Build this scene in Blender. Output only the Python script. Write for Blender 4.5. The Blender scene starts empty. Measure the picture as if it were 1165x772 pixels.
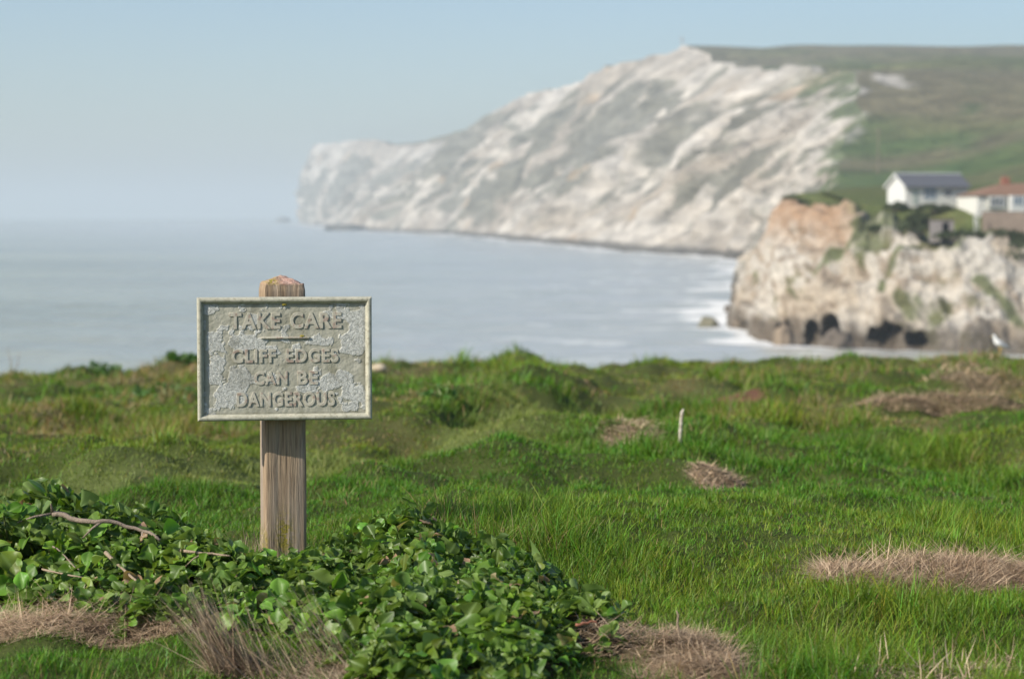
import bpy, bmesh, math, random
import numpy as np
from mathutils import Vector, Matrix, Euler

rng = np.random.default_rng(11)
random.seed(11)
SC = bpy.context.scene
COL = SC.collection
CZ = 16.0                      # camera height above the sea
F = 2468.0                     # focal length in photo pixels (50 mm on 23.6 mm)
PITCH = math.atan(141.0 / F)
cp, sp = math.cos(PITCH), math.sin(PITCH)


def P(px, py, d):
    """real-world point seen at a photo pixel, d metres ahead of the camera"""
    a, b = px - 582.5, -(py - 386.0)
    v = np.array([a, F * cp + b * sp, -F * sp + b * cp])
    v = v * (d / v[1])
    return (v[0], v[1], v[2] + CZ)


def proj(x, y, z):
    z = z - CZ
    f = y * cp - z * sp
    u = y * sp + z * cp
    f = np.where(np.abs(f) < 1e-6, 1e-6, f)
    return 582.5 + F * x / f, 386.0 - F * u / f


# ------------------------------------------------------------------ noise
def _h2(ix, iy, s):
    n = (ix.astype(np.int64) * 374761393 + iy.astype(np.int64) * 668265263 + s * 1442695041) & 0xFFFFFFFF
    n = ((n ^ (n >> 13)) * 1274126177) & 0xFFFFFFFF
    n = (n ^ (n >> 16)) & 0xFFFFFF
    return n / float(0xFFFFFF)


def vn(x, y, s=0):
    x = np.asarray(x, float); y = np.asarray(y, float)
    x, y = np.broadcast_arrays(x, y)
    ix = np.floor(x); iy = np.floor(y)
    fx = x - ix; fy = y - iy
    fx = fx * fx * fx * (fx * (fx * 6 - 15) + 10); fy = fy * fy * fy * (fy * (fy * 6 - 15) + 10)
    a = _h2(ix, iy, s); b = _h2(ix + 1, iy, s); c = _h2(ix, iy + 1, s); d = _h2(ix + 1, iy + 1, s)
    return (a + (b - a) * fx) * (1 - fy) + (c + (d - c) * fx) * fy


def fbm(x, y, s=0, o=4, g=0.5):
    x = np.asarray(x, float); y = np.asarray(y, float)
    t = 0; a = 1.0; n = 0
    for k in range(o):
        t = t + a * vn(x * 2 ** k + 17.3 * k, y * 2 ** k - 9.1 * k, s + k)
        n += a; a *= g
    return t / n                                    # 0..1


def ridged(x, y, s=0, o=3):
    t = 0; a = 1.0; n = 0
    for k in range(o):
        t = t + a * (1 - np.abs(2 * vn(np.asarray(x) * 2 ** k, np.asarray(y) * 2 ** k, s + k) - 1))
        n += a; a *= .5
    return t / n


def sstep(a, b, x):
    t = np.clip((np.asarray(x, float) - a) / (b - a), 0, 1)
    return t * t * (3 - 2 * t)


def mix(a, b, t):
    return a + (b - a) * t


def segdist(x, y, pts):
    """distance to a polyline, and the signed side (positive on the left of travel)"""
    best = np.full(np.shape(x), 1e9); side = np.zeros(np.shape(x))
    for (x0, y0), (x1, y1) in zip(pts[:-1], pts[1:]):
        dx, dy = x1 - x0, y1 - y0
        t = np.clip(((x - x0) * dx + (y - y0) * dy) / (dx * dx + dy * dy), 0, 1)
        ex, ey = x - (x0 + t * dx), y - (y0 + t * dy)
        d = np.hypot(ex, ey)
        s = np.sign(dx * ey - dy * ex)
        m = d < best
        best = np.where(m, d, best); side = np.where(m, s, side)
    return best, side


# ------------------------------------------------------------------ mesh helpers
def mesh_np(name, verts, faces_list, mat, parent=None, smooth=False, fattrs=None, cattrs=None, uv=None):
    """verts (N,3); faces_list: list of int arrays (M,k)"""
    me = bpy.data.meshes.new(name)
    verts = np.asarray(verts, np.float32)
    loops = np.concatenate([np.asarray(f).ravel() for f in faces_list]).astype(np.int32)
    sizes = np.concatenate([np.full(len(f), np.asarray(f).shape[1]) for f in faces_list]).astype(np.int32)
    starts = np.concatenate([[0], np.cumsum(sizes)[:-1]]).astype(np.int32)
    me.vertices.add(len(verts)); me.vertices.foreach_set('co', verts.ravel())
    me.loops.add(len(loops)); me.loops.foreach_set('vertex_index', loops)
    me.polygons.add(len(sizes)); me.polygons.foreach_set('loop_start', starts)
    try:
        me.polygons.foreach_set('loop_total', sizes)
    except Exception:
        pass
    me.update(calc_edges=True)
    if smooth:
        me.polygons.foreach_set('use_smooth', np.ones(len(sizes), bool))
    for k, v in (fattrs or {}).items():
        a = me.attributes.new(k, 'FLOAT', 'POINT'); a.data.foreach_set('value', np.asarray(v, np.float32).ravel())
    for k, v in (cattrs or {}).items():
        a = me.attributes.new(k, 'FLOAT_COLOR', 'POINT')
        v = np.asarray(v, np.float32)
        v4 = np.ones((len(v), 4), np.float32); v4[:, :3] = v
        a.data.foreach_set('color', v4.ravel())
    me.materials.append(mat)
    o = bpy.data.objects.new(name, me); COL.objects.link(o)
    if parent: o.parent = parent
    return o


def grid_faces(nr, nc):
    i = np.arange(nr - 1)[:, None] * nc + np.arange(nc - 1)[None, :]
    i = i.ravel()
    return np.stack([i, i + 1, i + nc + 1, i + nc], 1)


class MB:
    """collects shaped pieces into ONE mesh object"""
    def __init__(s): s.bm = bmesh.new()

    def box(s, lo, hi, bevel=0.0):
        r = bmesh.ops.create_cube(s.bm, size=1.0)
        vs = r['verts']
        for v in vs:
            v.co = Vector([lo[i] + (v.co[i] + .5) * (hi[i] - lo[i]) for i in range(3)])
        if bevel:
            es = list({e for v in vs for e in v.link_edges})
            bmesh.ops.bevel(s.bm, geom=es, offset=bevel, segments=2, affect='EDGES', profile=.6)
        return s

    def poly(s, pts, faces):
        vs = [s.bm.verts.new(p) for p in pts]
        for f in faces: s.bm.faces.new([vs[i] for i in f])
        return s

    def prism(s, outline, y0, y1):
        """outline in x,z extruded along y"""
        n = len(outline)
        a = [s.bm.verts.new((x, y0, z)) for x, z in outline]
        b = [s.bm.verts.new((x, y1, z)) for x, z in outline]
        s.bm.faces.new(a); s.bm.faces.new(b[::-1])
        for i in range(n):
            s.bm.faces.new((a[i], b[i], b[(i + 1) % n], a[(i + 1) % n]))
        return s

    def tube(s, pts, radii, seg=6):
        pts = [Vector(p) for p in pts]
        if not hasattr(radii, '__len__'): radii = [radii] * len(pts)
        rings = []
        for i, p in enumerate(pts):
            t = (pts[min(i + 1, len(pts) - 1)] - pts[max(i - 1, 0)]).normalized()
            u = t.cross(Vector((.31, .17, .93)))
            if u.length < 1e-3: u = t.cross(Vector((1, 0, 0)))
            u.normalize(); w = t.cross(u)
            rings.append([s.bm.verts.new(p + (u * math.cos(2 * math.pi * k / seg) + w * math.sin(2 * math.pi * k / seg)) * radii[i]) for k in range(seg)])
        for a, b in zip(rings[:-1], rings[1:]):
            for k in range(seg):
                s.bm.faces.new((a[k], a[(k + 1) % seg], b[(k + 1) % seg], b[k]))
        s.bm.faces.new(rings[0][::-1]); s.bm.faces.new(rings[-1])
        return s

    def build(s, name, mat, parent=None, smooth=False):
        bmesh.ops.recalc_face_normals(s.bm, faces=s.bm.faces[:])
        me = bpy.data.meshes.new(name); s.bm.to_mesh(me); s.bm.free()
        if smooth:
            for p in me.polygons: p.use_smooth = True
        me.materials.append(mat)
        o = bpy.data.objects.new(name, me); COL.objects.link(o)
        if parent: o.parent = parent
        return o


def tag(o, label=None, cat=None, group=None, kind=None):
    if label: o['label'] = label
    if cat: o['category'] = cat
    if group: o['group'] = group
    if kind: o['kind'] = kind
    return o


def empty(name, loc, rz=0.0):
    o = bpy.data.objects.new(name, None); COL.objects.link(o)
    o.location = loc; o.rotation_euler = (0, 0, rz); o.empty_display_size = .2
    return o


# ------------------------------------------------------------------ material helpers
class N:
    def __init__(s, name):
        s.m = bpy.data.materials.new(name); s.m.use_nodes = True
        s.t = s.m.node_tree; s.t.nodes.clear()
        s.out = s.t.nodes.new('ShaderNodeOutputMaterial')

    def n(s, typ, **kw):
        nd = s.t.nodes.new(typ)
        for k, v in kw.items():
            if k.startswith('_'): setattr(nd, k[1:], v)
            else:
                key = k.replace('__', ' ')
                s.set(nd.inputs[key], v)
        return nd

    def set(s, sock, v):
        if isinstance(v, bpy.types.NodeSocket): s.t.links.new(v, sock)
        elif isinstance(v, bpy.types.Node): s.t.links.new(v.outputs[0], sock)
        else:
            if hasattr(sock.default_value, '__len__') and hasattr(v, '__len__') and len(v) == 3 and len(sock.default_value) == 4:
                v = (*v, 1)
            sock.default_value = v

    def attr(s, name, typ='GEOMETRY'):
        a = s.n('ShaderNodeAttribute', _attribute_name=name, _attribute_type=typ); return a

    def coord(s, which='Object'):
        return s.n('ShaderNodeTexCoord').outputs[which]

    def mapping(s, vec, scale=(1, 1, 1), loc=(0, 0, 0)):
        return s.n('ShaderNodeMapping', Vector=vec, Scale=scale, Location=loc).outputs[0]

    def noise(s, vec, scale, detail=4, rough=.55, dist=0.0):
        return s.n('ShaderNodeTexNoise', Vector=vec, Scale=scale, Detail=detail, Roughness=rough, Distortion=dist).outputs[0]

    def ramp(s, fac, stops):
        r = s.n('ShaderNodeValToRGB', Fac=fac)
        e = r.color_ramp.elements
        while len(e) > 1: e.remove(e[-1])
        e[0].position = stops[0][0]; c = stops[0][1]; e[0].color = (*c, 1) if hasattr(c, '__len__') else (c, c, c, 1)
        for p, c in stops[1:]:
            x = e.new(p); x.color = (*c, 1) if hasattr(c, '__len__') else (c, c, c, 1)
        return r.outputs[0]

    def mixc(s, fac, a, b, mode='MIX'):
        m = s.n('ShaderNodeMix', _data_type='RGBA', _blend_type=mode)
        s.set(m.inputs[0], fac); s.set(m.inputs[6], a); s.set(m.inputs[7], b)
        return m.outputs[2]

    def math(s, op, a, b=0.0, clamp=False):
        m = s.n('ShaderNodeMath', _operation=op, _use_clamp=clamp)
        s.set(m.inputs[0], a); s.set(m.inputs[1], b)
        return m.outputs[0]

    def bump(s, h, strength=.5, dist=.01):
        return s.n('ShaderNodeBump', Height=h, Strength=strength, Distance=dist).outputs[0]

    def bsdf(s, color, rough=.8, spec=.3, normal=None, **kw):
        b = s.n('ShaderNodeBsdfPrincipled')
        s.set(b.inputs['Base Color'], color); s.set(b.inputs['Roughness'], rough)
        s.set(b.inputs['Specular IOR Level'], spec)
        if normal is not None: s.set(b.inputs['Normal'], normal)
        for k, v in kw.items(): s.set(b.inputs[k.replace('__', ' ')], v)
        return b

    def done(s, sh, volume=False):
        s.t.links.new(sh.outputs[0] if isinstance(sh, bpy.types.Node) else sh, s.out.inputs['Volume' if volume else 'Surface'])
        return s.m


def simple(name, col, rough=.8, spec=.3, var=.25, scale=6.0, bump=.0):
    k = N(name); co = k.coord()
    nz = k.noise(co, scale, 5)
    c = k.mixc(nz, [v * (1 - var) for v in col], [min(1, v * (1 + var)) for v in col])
    nm = k.bump(k.noise(co, scale * 4, 4), bump, .02) if bump else None
    return k.done(k.bsdf(c, rough, spec, nm))


# ------------------------------------------------------------------ sun, sky, camera, render settings
SUN_EL, SUN_AZ = math.radians(35), math.radians(58)      # azimuth: to the left, measured from behind the camera
sdir = Vector((-math.cos(SUN_EL) * math.sin(SUN_AZ), -math.cos(SUN_EL) * math.cos(SUN_AZ), math.sin(SUN_EL)))
sl = bpy.data.lights.new('sun', 'SUN'); sl.energy = 4.8; sl.angle = math.radians(.5); sl.color = (1, .93, .82)
so = bpy.data.objects.new('sun', sl); COL.objects.link(so)
so.rotation_euler = sdir.to_track_quat('Z', 'Y').to_euler(); so.location = (-6, -4, CZ + 8)

W = bpy.data.worlds.new('World'); SC.world = W; W.use_nodes = True
wt = W.node_tree; wt.nodes.clear()
sky = wt.nodes.new('ShaderNodeTexSky'); sky.sky_type = 'NISHITA'; sky.sun_disc = False
sky.sun_elevation = SUN_EL
sky.sun_rotation = math.atan2(sdir.x, sdir.y)
sky.altitude = 20; sky.air_density = 1.0; sky.dust_density = 1.2; sky.ozone_density = 3.8
bg = wt.nodes.new('ShaderNodeBackground'); bg.inputs['Strength'].default_value = .110
wo = wt.nodes.new('ShaderNodeOutputWorld')
wt.links.new(sky.outputs[0], bg.inputs[0]); wt.links.new(bg.outputs[0], wo.inputs[0])

cam = bpy.data.cameras.new('camera'); co_ = bpy.data.objects.new('camera', cam); COL.objects.link(co_)
cam.sensor_width = 23.6; cam.lens = 50.0; cam.clip_end = 60000; cam.clip_start = .1
co_.location = (0, 0, CZ); co_.rotation_euler = (math.pi / 2 - PITCH, 0, 0)
cam.dof.use_dof = True; cam.dof.focus_distance = 5.75; cam.dof.aperture_fstop = 2.8
cam.dof.aperture_blades = 9
SC.camera = co_
SC.view_settings.view_transform = 'Standard'; SC.view_settings.look = 'None'
SC.view_settings.exposure = 0.36; SC.view_settings.gamma = 1.0
SC.cycles.use_denoising = True
try: SC.cycles.denoiser = 'OPENIMAGEDENOISE'
except Exception: pass
SC.cycles.max_bounces = 8; SC.cycles.transparent_max_bounces = 8; SC.cycles.volume_bounces = 1
SC.cycles.sample_clamp_indirect = 6

# ------------------------------------------------------------------ the clifftop ground
PATHL = [(-1.9, 8.4), (-1.05, 9.4), (-.66, 10.3), (-.25, 11.3), (.05, 13.0), (.35, 16.0), (1.2, 18.2), (2.2, 19.6)]
BANK = [(-1.0, 12.2), (-.72, 12.4), (-.45, 13.2), (-.2, 15.0), (.2, 17.2), (.6, 19.5)]
EDGE0 = 41.0
STRAW = []; SOIL = []


def leafh(x, y):
    """height of the leafy cover above the ground"""
    def g(cx, cy, rx, ry, h):
        r = ((x - cx) / rx) ** 2 + ((y - cy) / ry) ** 2
        return h * np.clip(1 - r, 0, 1) ** .6
    wob = .5 + .7 * vn(x * 8, y * 8, 71) + .35 * vn(x * 17, y * 17, 72)
    L = g(-1.29, 5.62, .47, .42, .235)
    M = np.maximum.reduce([g(-.90, 5.45, .34, .36, .085), g(-.66, 5.22, .38, .42, .07), g(-.95, 5.18, .28, .18, .04)])
    R = np.maximum.reduce([g(-.32, 5.50, .27, .34, .115), g(-.15, 5.25, .28, .44, .135), g(-.05, 5.12, .16, .28, .10), g(-.18, 4.80, .28, .40, .095), g(-.10, 4.62, .20, .30, .07), g(-.44, 5.05, .32, .30, .08), g(-.12, 4.46, .24, .34, .07)])
    B = g(.15, 4.70, .12, .2, .045)
    wob = wob * (1 - .75 * np.exp(-((x + .61) / .13) ** 2 - ((y - 5.68) / .26) ** 2))
    return L * wob, M * wob, R * wob, B * wob


def edge_at(x):
    return EDGE0 + 2.5 * (vn(x * .12, 3.3, 5) - .5) + 1.2 * (vn(x * .6, 1.3, 6) - .5)


def tuss(x, y):
    return sstep(.45, .8, fbm(x * 1.35, y * 1.0, 31, 3))


def gz(x, y, micro=True):
    x = np.asarray(x, float); y = np.asarray(y, float)
    t = y - 5.9
    z = -.93 - .0535 * (.5 * (t + np.sqrt(t * t + 1.2)) - .25)
    z = z - .05 * (.5 * (-(x + 3) + np.sqrt((x + 3) ** 2 + 1)))
    k = .50 + .50 * sstep(5.5, 10, y)
    z = z + k * .22 * (fbm(x * .42, y * .30, 21, 2) - .5)
    z = z + k * .40 * (fbm(x * 1.25, y * .95, 22, 3) - .5)
    far = sstep(12, 30, y)
    z = z + far * .38 * (fbm(x * .9, y * .30, 29, 3) - .5)
    z = z + .10 * (fbm(x * 3.6, y * 3.0, 23, 3) - .5)
    d, s = segdist(x, y, PATHL)
    z = z - .10 * np.exp(-(d / .45) ** 2) * sstep(7.0, 9.0, y)
    d, s = segdist(x, y, BANK)
    z = z + np.where(s > 0, np.exp(-(d / 1.2) ** 2), np.exp(-(d / .25) ** 2)) * .12
    e = edge_at(x)
    over = np.clip(y - e, 0, None)
    z = z - .25 * sstep(-4, 0, y - e) - over * 1.9 - .8 * (1 - np.exp(-over * 2))
    return np.maximum(z, -17.5) + CZ


def pathmask(x, y):
    d, s = segdist(x, y, PATHL)
    return np.exp(-(d / (.30 + .22 * vn(x * 2.2, y * 1.6, 41))) ** 2.5) * sstep(7.0, 9.0, y)


def rg(px, py):
    """where the sight line through a photo pixel meets the turf"""
    dd = np.arange(3.9, 41, .02)
    q = np.array([P(px, py, 1.0)[0], (P(px, py, 1.0)[2] - CZ)])
    xx_ = q[0] * dd; zz_ = CZ + q[1] * dd
    hit = np.nonzero(zz_ <= gz(xx_, dd))[0]
    i = hit[0] if len(hit) else len(dd) - 1
    return float(xx_[i]), float(dd[i])


SP = [(1035, 664, .25, .19), (1145, 652, .30, .15), (825, 551, .15, .24), (725, 500, .17, .5), (1070, 464, .70, .24), (1105, 424, .45, .8), (800, 752, .13, .16), (85, 712, .38, .15), (690, 735, .12, .10)]
STRAW = [(*rg(px, py), a_, b_) for px, py, a_, b_ in SP]
SOIL = [(*rg(832, 456), .32, 1.3)]


def ell(x, y, lst, n=1.0):
    m = np.zeros(np.shape(x))
    for cx, cy, rx, ry in lst:
        r = np.sqrt(((x - cx) / rx) ** 2 + ((y - cy) / ry) ** 2) + n * (fbm(x * 3.2 / rx * .25, y * 3.2 / ry * .25, 51, 3) - .5)
        m = np.maximum(m, 1 - sstep(.75, 1.0, r))
    return m


def dryness(x, y):
    a = fbm(x * .8, y * .42, 61, 4)
    b = fbm(x * 3.1, y * 2.1, 65, 3)
    far = sstep(7, 22, y)
    left = sstep(.3, -2.6, x) * sstep(8, 11, y)
    return (1 - .8 * pathmask(x, y)) * np.clip(sstep(.44, .72, .62 * a + .38 * b + .07 * far + .03 * left - .05) * (.45 + .5 * far + .2 * left), 0, 1)


yr = np.concatenate([np.linspace(-12, 3.2, 20)[:-1], np.linspace(3.2, 9, 190)[:-1], np.geomspace(9, 39, 240)[:-1], np.linspace(39, 54, 90)])
uc = np.concatenate([-np.geomspace(8, 1.03, 14), np.linspace(-1, 1, 300), np.geomspace(1.03, 8, 14)])
Yg, Ug = np.meshgrid(yr, uc, indexing='ij')
Xg = Ug * (2.2 + .30 * np.clip(Yg, 0, None))
Zg = gz(Xg, Yg)
sm = ell(Xg, Yg, STRAW); so_ = ell(Xg, Yg, SOIL)
dr = dryness(Xg, Yg)
nz = fbm(Xg * 6, Yg * 6, 81, 3)[..., None]
colg = mix(np.array([.060, .085, .018]), np.array([.12, .11, .045]), np.clip(dr + .4 * nz[..., 0] - .1, 0, 1)[..., None])
colg = mix(colg, np.array([.14, .175, .05]), (pathmask(Xg, Yg) * .8)[..., None])
colg = mix(colg, np.array([.26, .20, .125]) * (.5 + nz), (sm * .75)[..., None])
colg = mix(colg, np.array([.17, .085, .055]) * (.6 + .8 * nz), so_[..., None])
chalky = sstep(.6, 2.0, Yg - edge_at(Xg))[..., None]
colg = mix(colg, np.array([.45, .40, .32]) * (.6 + .8 * nz), chalky)
k = N('turf_soil')
c = k.mixc(k.noise(k.coord(), 55, 5), k.attr('albedo').outputs[0], (.02, .02, .008))
c = k.mixc(.5, k.attr('albedo').outputs[0], c)
M_ground = k.done(k.bsdf(c, .95, .1, k.bump(k.noise(k.coord(), 60, 5), .6, .02)))
g = mesh_np('ground', np.stack([Xg, Yg, Zg], -1).reshape(-1, 3), [grid_faces(len(yr), len(uc))], M_ground, smooth=True, cattrs={'albedo': colg.reshape(-1, 3)})
tag(g, kind='structure')


# ------------------------------------------------------------------ grass blades
def blades(x, y, z, h, w, az, lean, curve, seg, flat=1.0):
    """tapered bent blades; returns verts, quads, tris and per-vertex blade index and height fraction"""
    n = len(x)
    dx, dy = np.cos(az), np.sin(az)                 # lean direction
    fa = az + np.pi / 2 + rng.normal(0, .6, n)      # blade width direction
    wx, wy = np.cos(fa), np.sin(fa)
    vs = []; tt = []
    for i in range(seg + 1):
        t = i / seg
        out = h * (lean * t + curve * t * t)
        up = h * t * np.sqrt(np.clip(1 - (lean * .7 + curve * .5 * t) ** 2, .10, 1)) * flat
        cx, cy, cz = x + dx * out, y + dy * out, z + up
        ww = w * (1 - .75 * t ** 1.5) * .5
        if i < seg:
            vs.append(np.stack([cx - wx * ww, cy - wy * ww, cz], 1)); vs.append(np.stack([cx + wx * ww, cy + wy * ww, cz], 1)); tt += [t, t]
        else:
            vs.append(np.stack([cx, cy, cz], 1)); tt.append(t)
    nv = 2 * seg + 1
    V = np.stack(vs, 1).reshape(-1, 3)
    b = (np.arange(n) * nv)[:, None]
    Q = np.concatenate([b + np.array([2 * i, 2 * i + 1, 2 * i + 3, 2 * i + 2]) for i in range(seg - 1)]) if seg > 1 else np.zeros((0, 4), int)
    T = b + np.array([2 * seg - 2, 2 * seg - 1, 2 * seg])
    return V, Q, T, np.repeat(np.arange(n), nv), np.tile(np.array(tt), n)


def sample_area(n, y0, y1, pw):
    """points with density falling as y**-pw over the visible wedge"""
    u = rng.random(n)
    q = 2 - pw
    y = (y0 ** q + u * (y1 ** q - y0 ** q)) ** (1 / q)
    x = (rng.random(n) * 2 - 1) * (.285 * y + .65)
    return x, y


def grass_set(n, y0, y1, pw, seg, wscale):
    x, y = sample_area(n, y0, y1, pw)
    # gather into little tufts
    nc = n // 16
    cx_, cy_ = sample_area(nc, y0, y1, pw)
    ci_ = rng.integers(0, nc, n); tuf = rng.random(n) < .72
    rad = .016 * (cy_[ci_] / 6) ** .9
    ox, oy = rng.normal(0, 1, n) * rad, rng.normal(0, 1, n) * rad
    x = np.where(tuf, cx_[ci_] + ox, x); y = np.where(tuf, cy_[ci_] + oy, y)
    taz = np.arctan2(oy, ox) + rng.normal(0, .5, n)
    ch = rng.uniform(.45, 1.65, nc)[ci_]; ccol = rng.uniform(.72, 1.22, nc)[ci_]; chue = rng.normal(0, .13, nc)[ci_]
    lean_dir = rng.uniform(0, 6.28, nc)[ci_]; follow = rng.random(n) < .35
    lv = np.maximum.reduce(leafh(x, y))
    sm = ell(x, y, STRAW); sol = ell(x, y, SOIL); pm = pathmask(x, y)
    dr = dryness(x, y); ts = tuss(x, y)
    short_corner = sstep(-.15, -.55, x) * sstep(5.0, 4.7, y)
    keep = (lv < .02) | (rng.random(n) < .10)
    keep &= rng.random(n) > .80 * sstep(.15, .9, sm)
    keep &= rng.random(n) > .80 * sol
    keep &= y < edge_at(x) + .6
    keep &= ~((np.abs(x + .63) < .07) & (np.abs(y - 5.93) < .07))
    x, y, dr, ts, pm, sc, sm, tuf, taz, ch, ccol, chue, lean_dir, follow = [v[keep] for v in (x, y, dr, ts, pm, short_corner, sm, tuf, taz, ch, ccol, chue, lean_dir, follow)]
    n = len(x)
    z = gz(x, y) - .004
    h = .62 * (.022 + .078 * ts * (1 + .6 * sstep(8, 14, y)) + .030 * fbm(x * 2.5, y * 2.5, 95, 2)) * rng.uniform(.5, 1.3, n) * np.where(tuf, ch, .8)
    h *= (1 + .35 * sstep(10, 25, y))
    h *= 1 - .38 * pm
    h *= 1 - .60 * sc
    h *= 1 - .45 * sm
    w = wscale * rng.uniform(.7, 1.35, n) * (y / 6.0) ** .75
    az = rng.uniform(0, 2 * np.pi, n)
    wind = fbm(x * .9, y * .9, 97, 2) * 3.0 - .6
    az = np.where(rng.random(n) < .22, wind + rng.normal(0, .6, n), az)
    az = np.where(tuf & ~follow, taz, np.where(tuf, lean_dir, az))
    lean = rng.uniform(.0, .6, n); curve = rng.uniform(.0, .7, n)
    V, Q, T, bi, tt = blades(x, y, z, h, w, az, lean, curve, seg)
    gcol = np.stack([rng.uniform(.080, .140, n), rng.uniform(.178, .270, n), rng.uniform(.012, .028, n)], 1) * rng.uniform(.7, 1.2, n)[:, None]
    gcol = gcol * np.where(tuf, ccol, 1)[:, None]; gcol[:, 0] *= 1 + np.where(tuf, chue, 0)
    hue = fbm(x * .7, y * .5, 99, 3)[:, None]
    gcol = gcol * mix(np.array([.78, .92, .8]), np.array([1.38, 1.08, 1.1]), sstep(.3, .7, hue))
    gcol = mix(gcol, np.array([.20, .25, .07]), (pm * .85)[:, None])
    straw = np.stack([rng.uniform(.26, .40, n), rng.uniform(.22, .33, n), rng.uniform(.09, .15, n)], 1)
    isdry = rng.random(n) < np.clip(.025 + .68 * dr * sstep(4.5, 9, y) + .2 * dr + .7 * sm, 0, 1)
    colr = np.where(isdry[:, None], straw * rng.uniform(.55, 1, n)[:, None], gcol)
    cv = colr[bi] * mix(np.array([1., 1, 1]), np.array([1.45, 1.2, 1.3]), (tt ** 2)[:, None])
    return V, Q, T, cv


k = N('grass_blade')
ca = k.attr('tint').outputs[0]
p = k.bsdf(ca, .5, .28)
tr = k.n('ShaderNodeBsdfTranslucent', Color=k.mixc(1.0, ca, (1.35, 1.3, .6), 'MULTIPLY'))
M_grass = k.done(k.n('ShaderNodeMixShader', Fac=.33))
ms = [n for n in M_grass.node_tree.nodes if n.type == 'MIX_SHADER'][0]
M_grass.node_tree.links.new(p.outputs[0], ms.inputs[1]); M_grass.node_tree.links.new(tr.outputs[0], ms.inputs[2])

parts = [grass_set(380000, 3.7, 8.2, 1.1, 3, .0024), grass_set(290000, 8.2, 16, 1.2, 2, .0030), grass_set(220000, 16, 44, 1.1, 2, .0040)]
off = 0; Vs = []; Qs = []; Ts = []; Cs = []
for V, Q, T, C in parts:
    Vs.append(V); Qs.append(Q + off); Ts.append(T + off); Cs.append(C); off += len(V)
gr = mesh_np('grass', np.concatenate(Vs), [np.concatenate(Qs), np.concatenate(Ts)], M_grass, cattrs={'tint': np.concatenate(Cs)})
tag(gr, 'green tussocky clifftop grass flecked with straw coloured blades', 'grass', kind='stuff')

# ------------------------------------------------------------------ dead straw patches
k = N('dead_straw')
ca = k.attr('tint').outputs[0]
M_straw = k.done(k.bsdf(ca, .75, .2))


def straw_patch(cx, cy, rx, ry, n, label, hmax=.05, dark=(), ln=(.05, .14), tone=1.0, w=.0019):
    x = cx + rng.uniform(-1.15, 1.15, n * 3) * rx; y = cy + rng.uniform(-1.15, 1.15, n * 3) * ry
    keep = ell(x, y, [(cx, cy, rx, ry)]) + .12 * rng.random(len(x)) > .12
    x, y = x[keep][:n], y[keep][:n]; n = len(x)
    r2 = np.clip(1 - ((x - cx) / rx) ** 2 - ((y - cy) / ry) ** 2, 0, 1)
    z = gz(x, y) + rng.random(n) * hmax * (.25 + r2) * (.3 + 1.2 * fbm(x * 9 / max(rx, .2) * .3, y * 9 / max(ry, .2) * .3, 55, 2)) + .004
    for ax, ay, ar in dark:
        q = np.hypot((x - ax) / ar, (y - ay) / ar)
        z = z - .03 * np.exp(-q ** 2 * 1.2)
    h = rng.uniform(*ln, n) * (.6 + .4 * r2)
    az = rng.uniform(0, 2 * np.pi, n)
    lean = rng.uniform(.6, 1.05, n); curve = rng.uniform(-.3, .4, n)
    V, Q, T, bi, tt = blades(x, y, z, h, np.full(n, w) * rng.uniform(.5, 1.1, n), az, lean, curve, 3, np.where(rng.random(n) < .12, .6, rng.uniform(-.05, .28, n)))
    c = mix(np.array([.25, .165, .10]), np.array([.66, .50, .33]), (rng.random(n) ** 1.4)[:, None]) * tone
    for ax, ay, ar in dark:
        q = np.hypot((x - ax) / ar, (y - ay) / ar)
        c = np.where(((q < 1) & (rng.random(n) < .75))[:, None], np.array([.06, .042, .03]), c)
    o = mesh_np('dead_grass_patch', V, [Q, T], M_straw, cattrs={'tint': c[bi]})
    o.data.update()
    tag(o, label, 'dead grass', 'patches of dead grass on the turf')
    return o


def straw_at(i, n, label, hmax, dark=(), **kw):
    x, y, rx, ry = STRAW[i]
    straw_patch(x, y, rx * 1.04, ry * 1.04, n, label, hmax, [(*rg(px, py), r) for px, py, r in dark], **kw)


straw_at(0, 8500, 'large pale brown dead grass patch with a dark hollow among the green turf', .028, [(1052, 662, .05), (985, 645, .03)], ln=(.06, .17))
straw_at(1, 5500, 'rust brown dead grass strip joining the large patch and running to the picture edge', .022, tone=.95, ln=(.06, .15))
straw_at(2, 1800, 'small flat oval of pale straw in the middle of the turf', .006, ln=(.03, .09), tone=1.15, w=.004)
straw_at(3, 1200, 'wispy straw tussock just beside the white marker peg', .04, ln=(.05, .12), tone=1.1, w=.005)
straw_at(4, 2200, 'long thin band of straw across the turf on the seagull side', .05, ln=(.07, .15), tone=1.05, w=.007)
straw_at(5, 900, 'small sandy straw hump near the cliff edge below the seagull', .14, ln=(.1, .2), w=.012)
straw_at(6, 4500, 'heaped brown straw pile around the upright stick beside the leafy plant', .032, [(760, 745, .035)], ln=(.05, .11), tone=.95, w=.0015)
straw_at(7, 5600, 'dull pinkish straw heap in front of the tallest leafy mound', .04, ln=(.05, .14), tone=1.15, w=.0016)
straw_at(8, 1000, 'reddish dead stalks lying under the low leafy sprig', .03, ln=(.04, .10), tone=.8, w=.0028)


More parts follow.
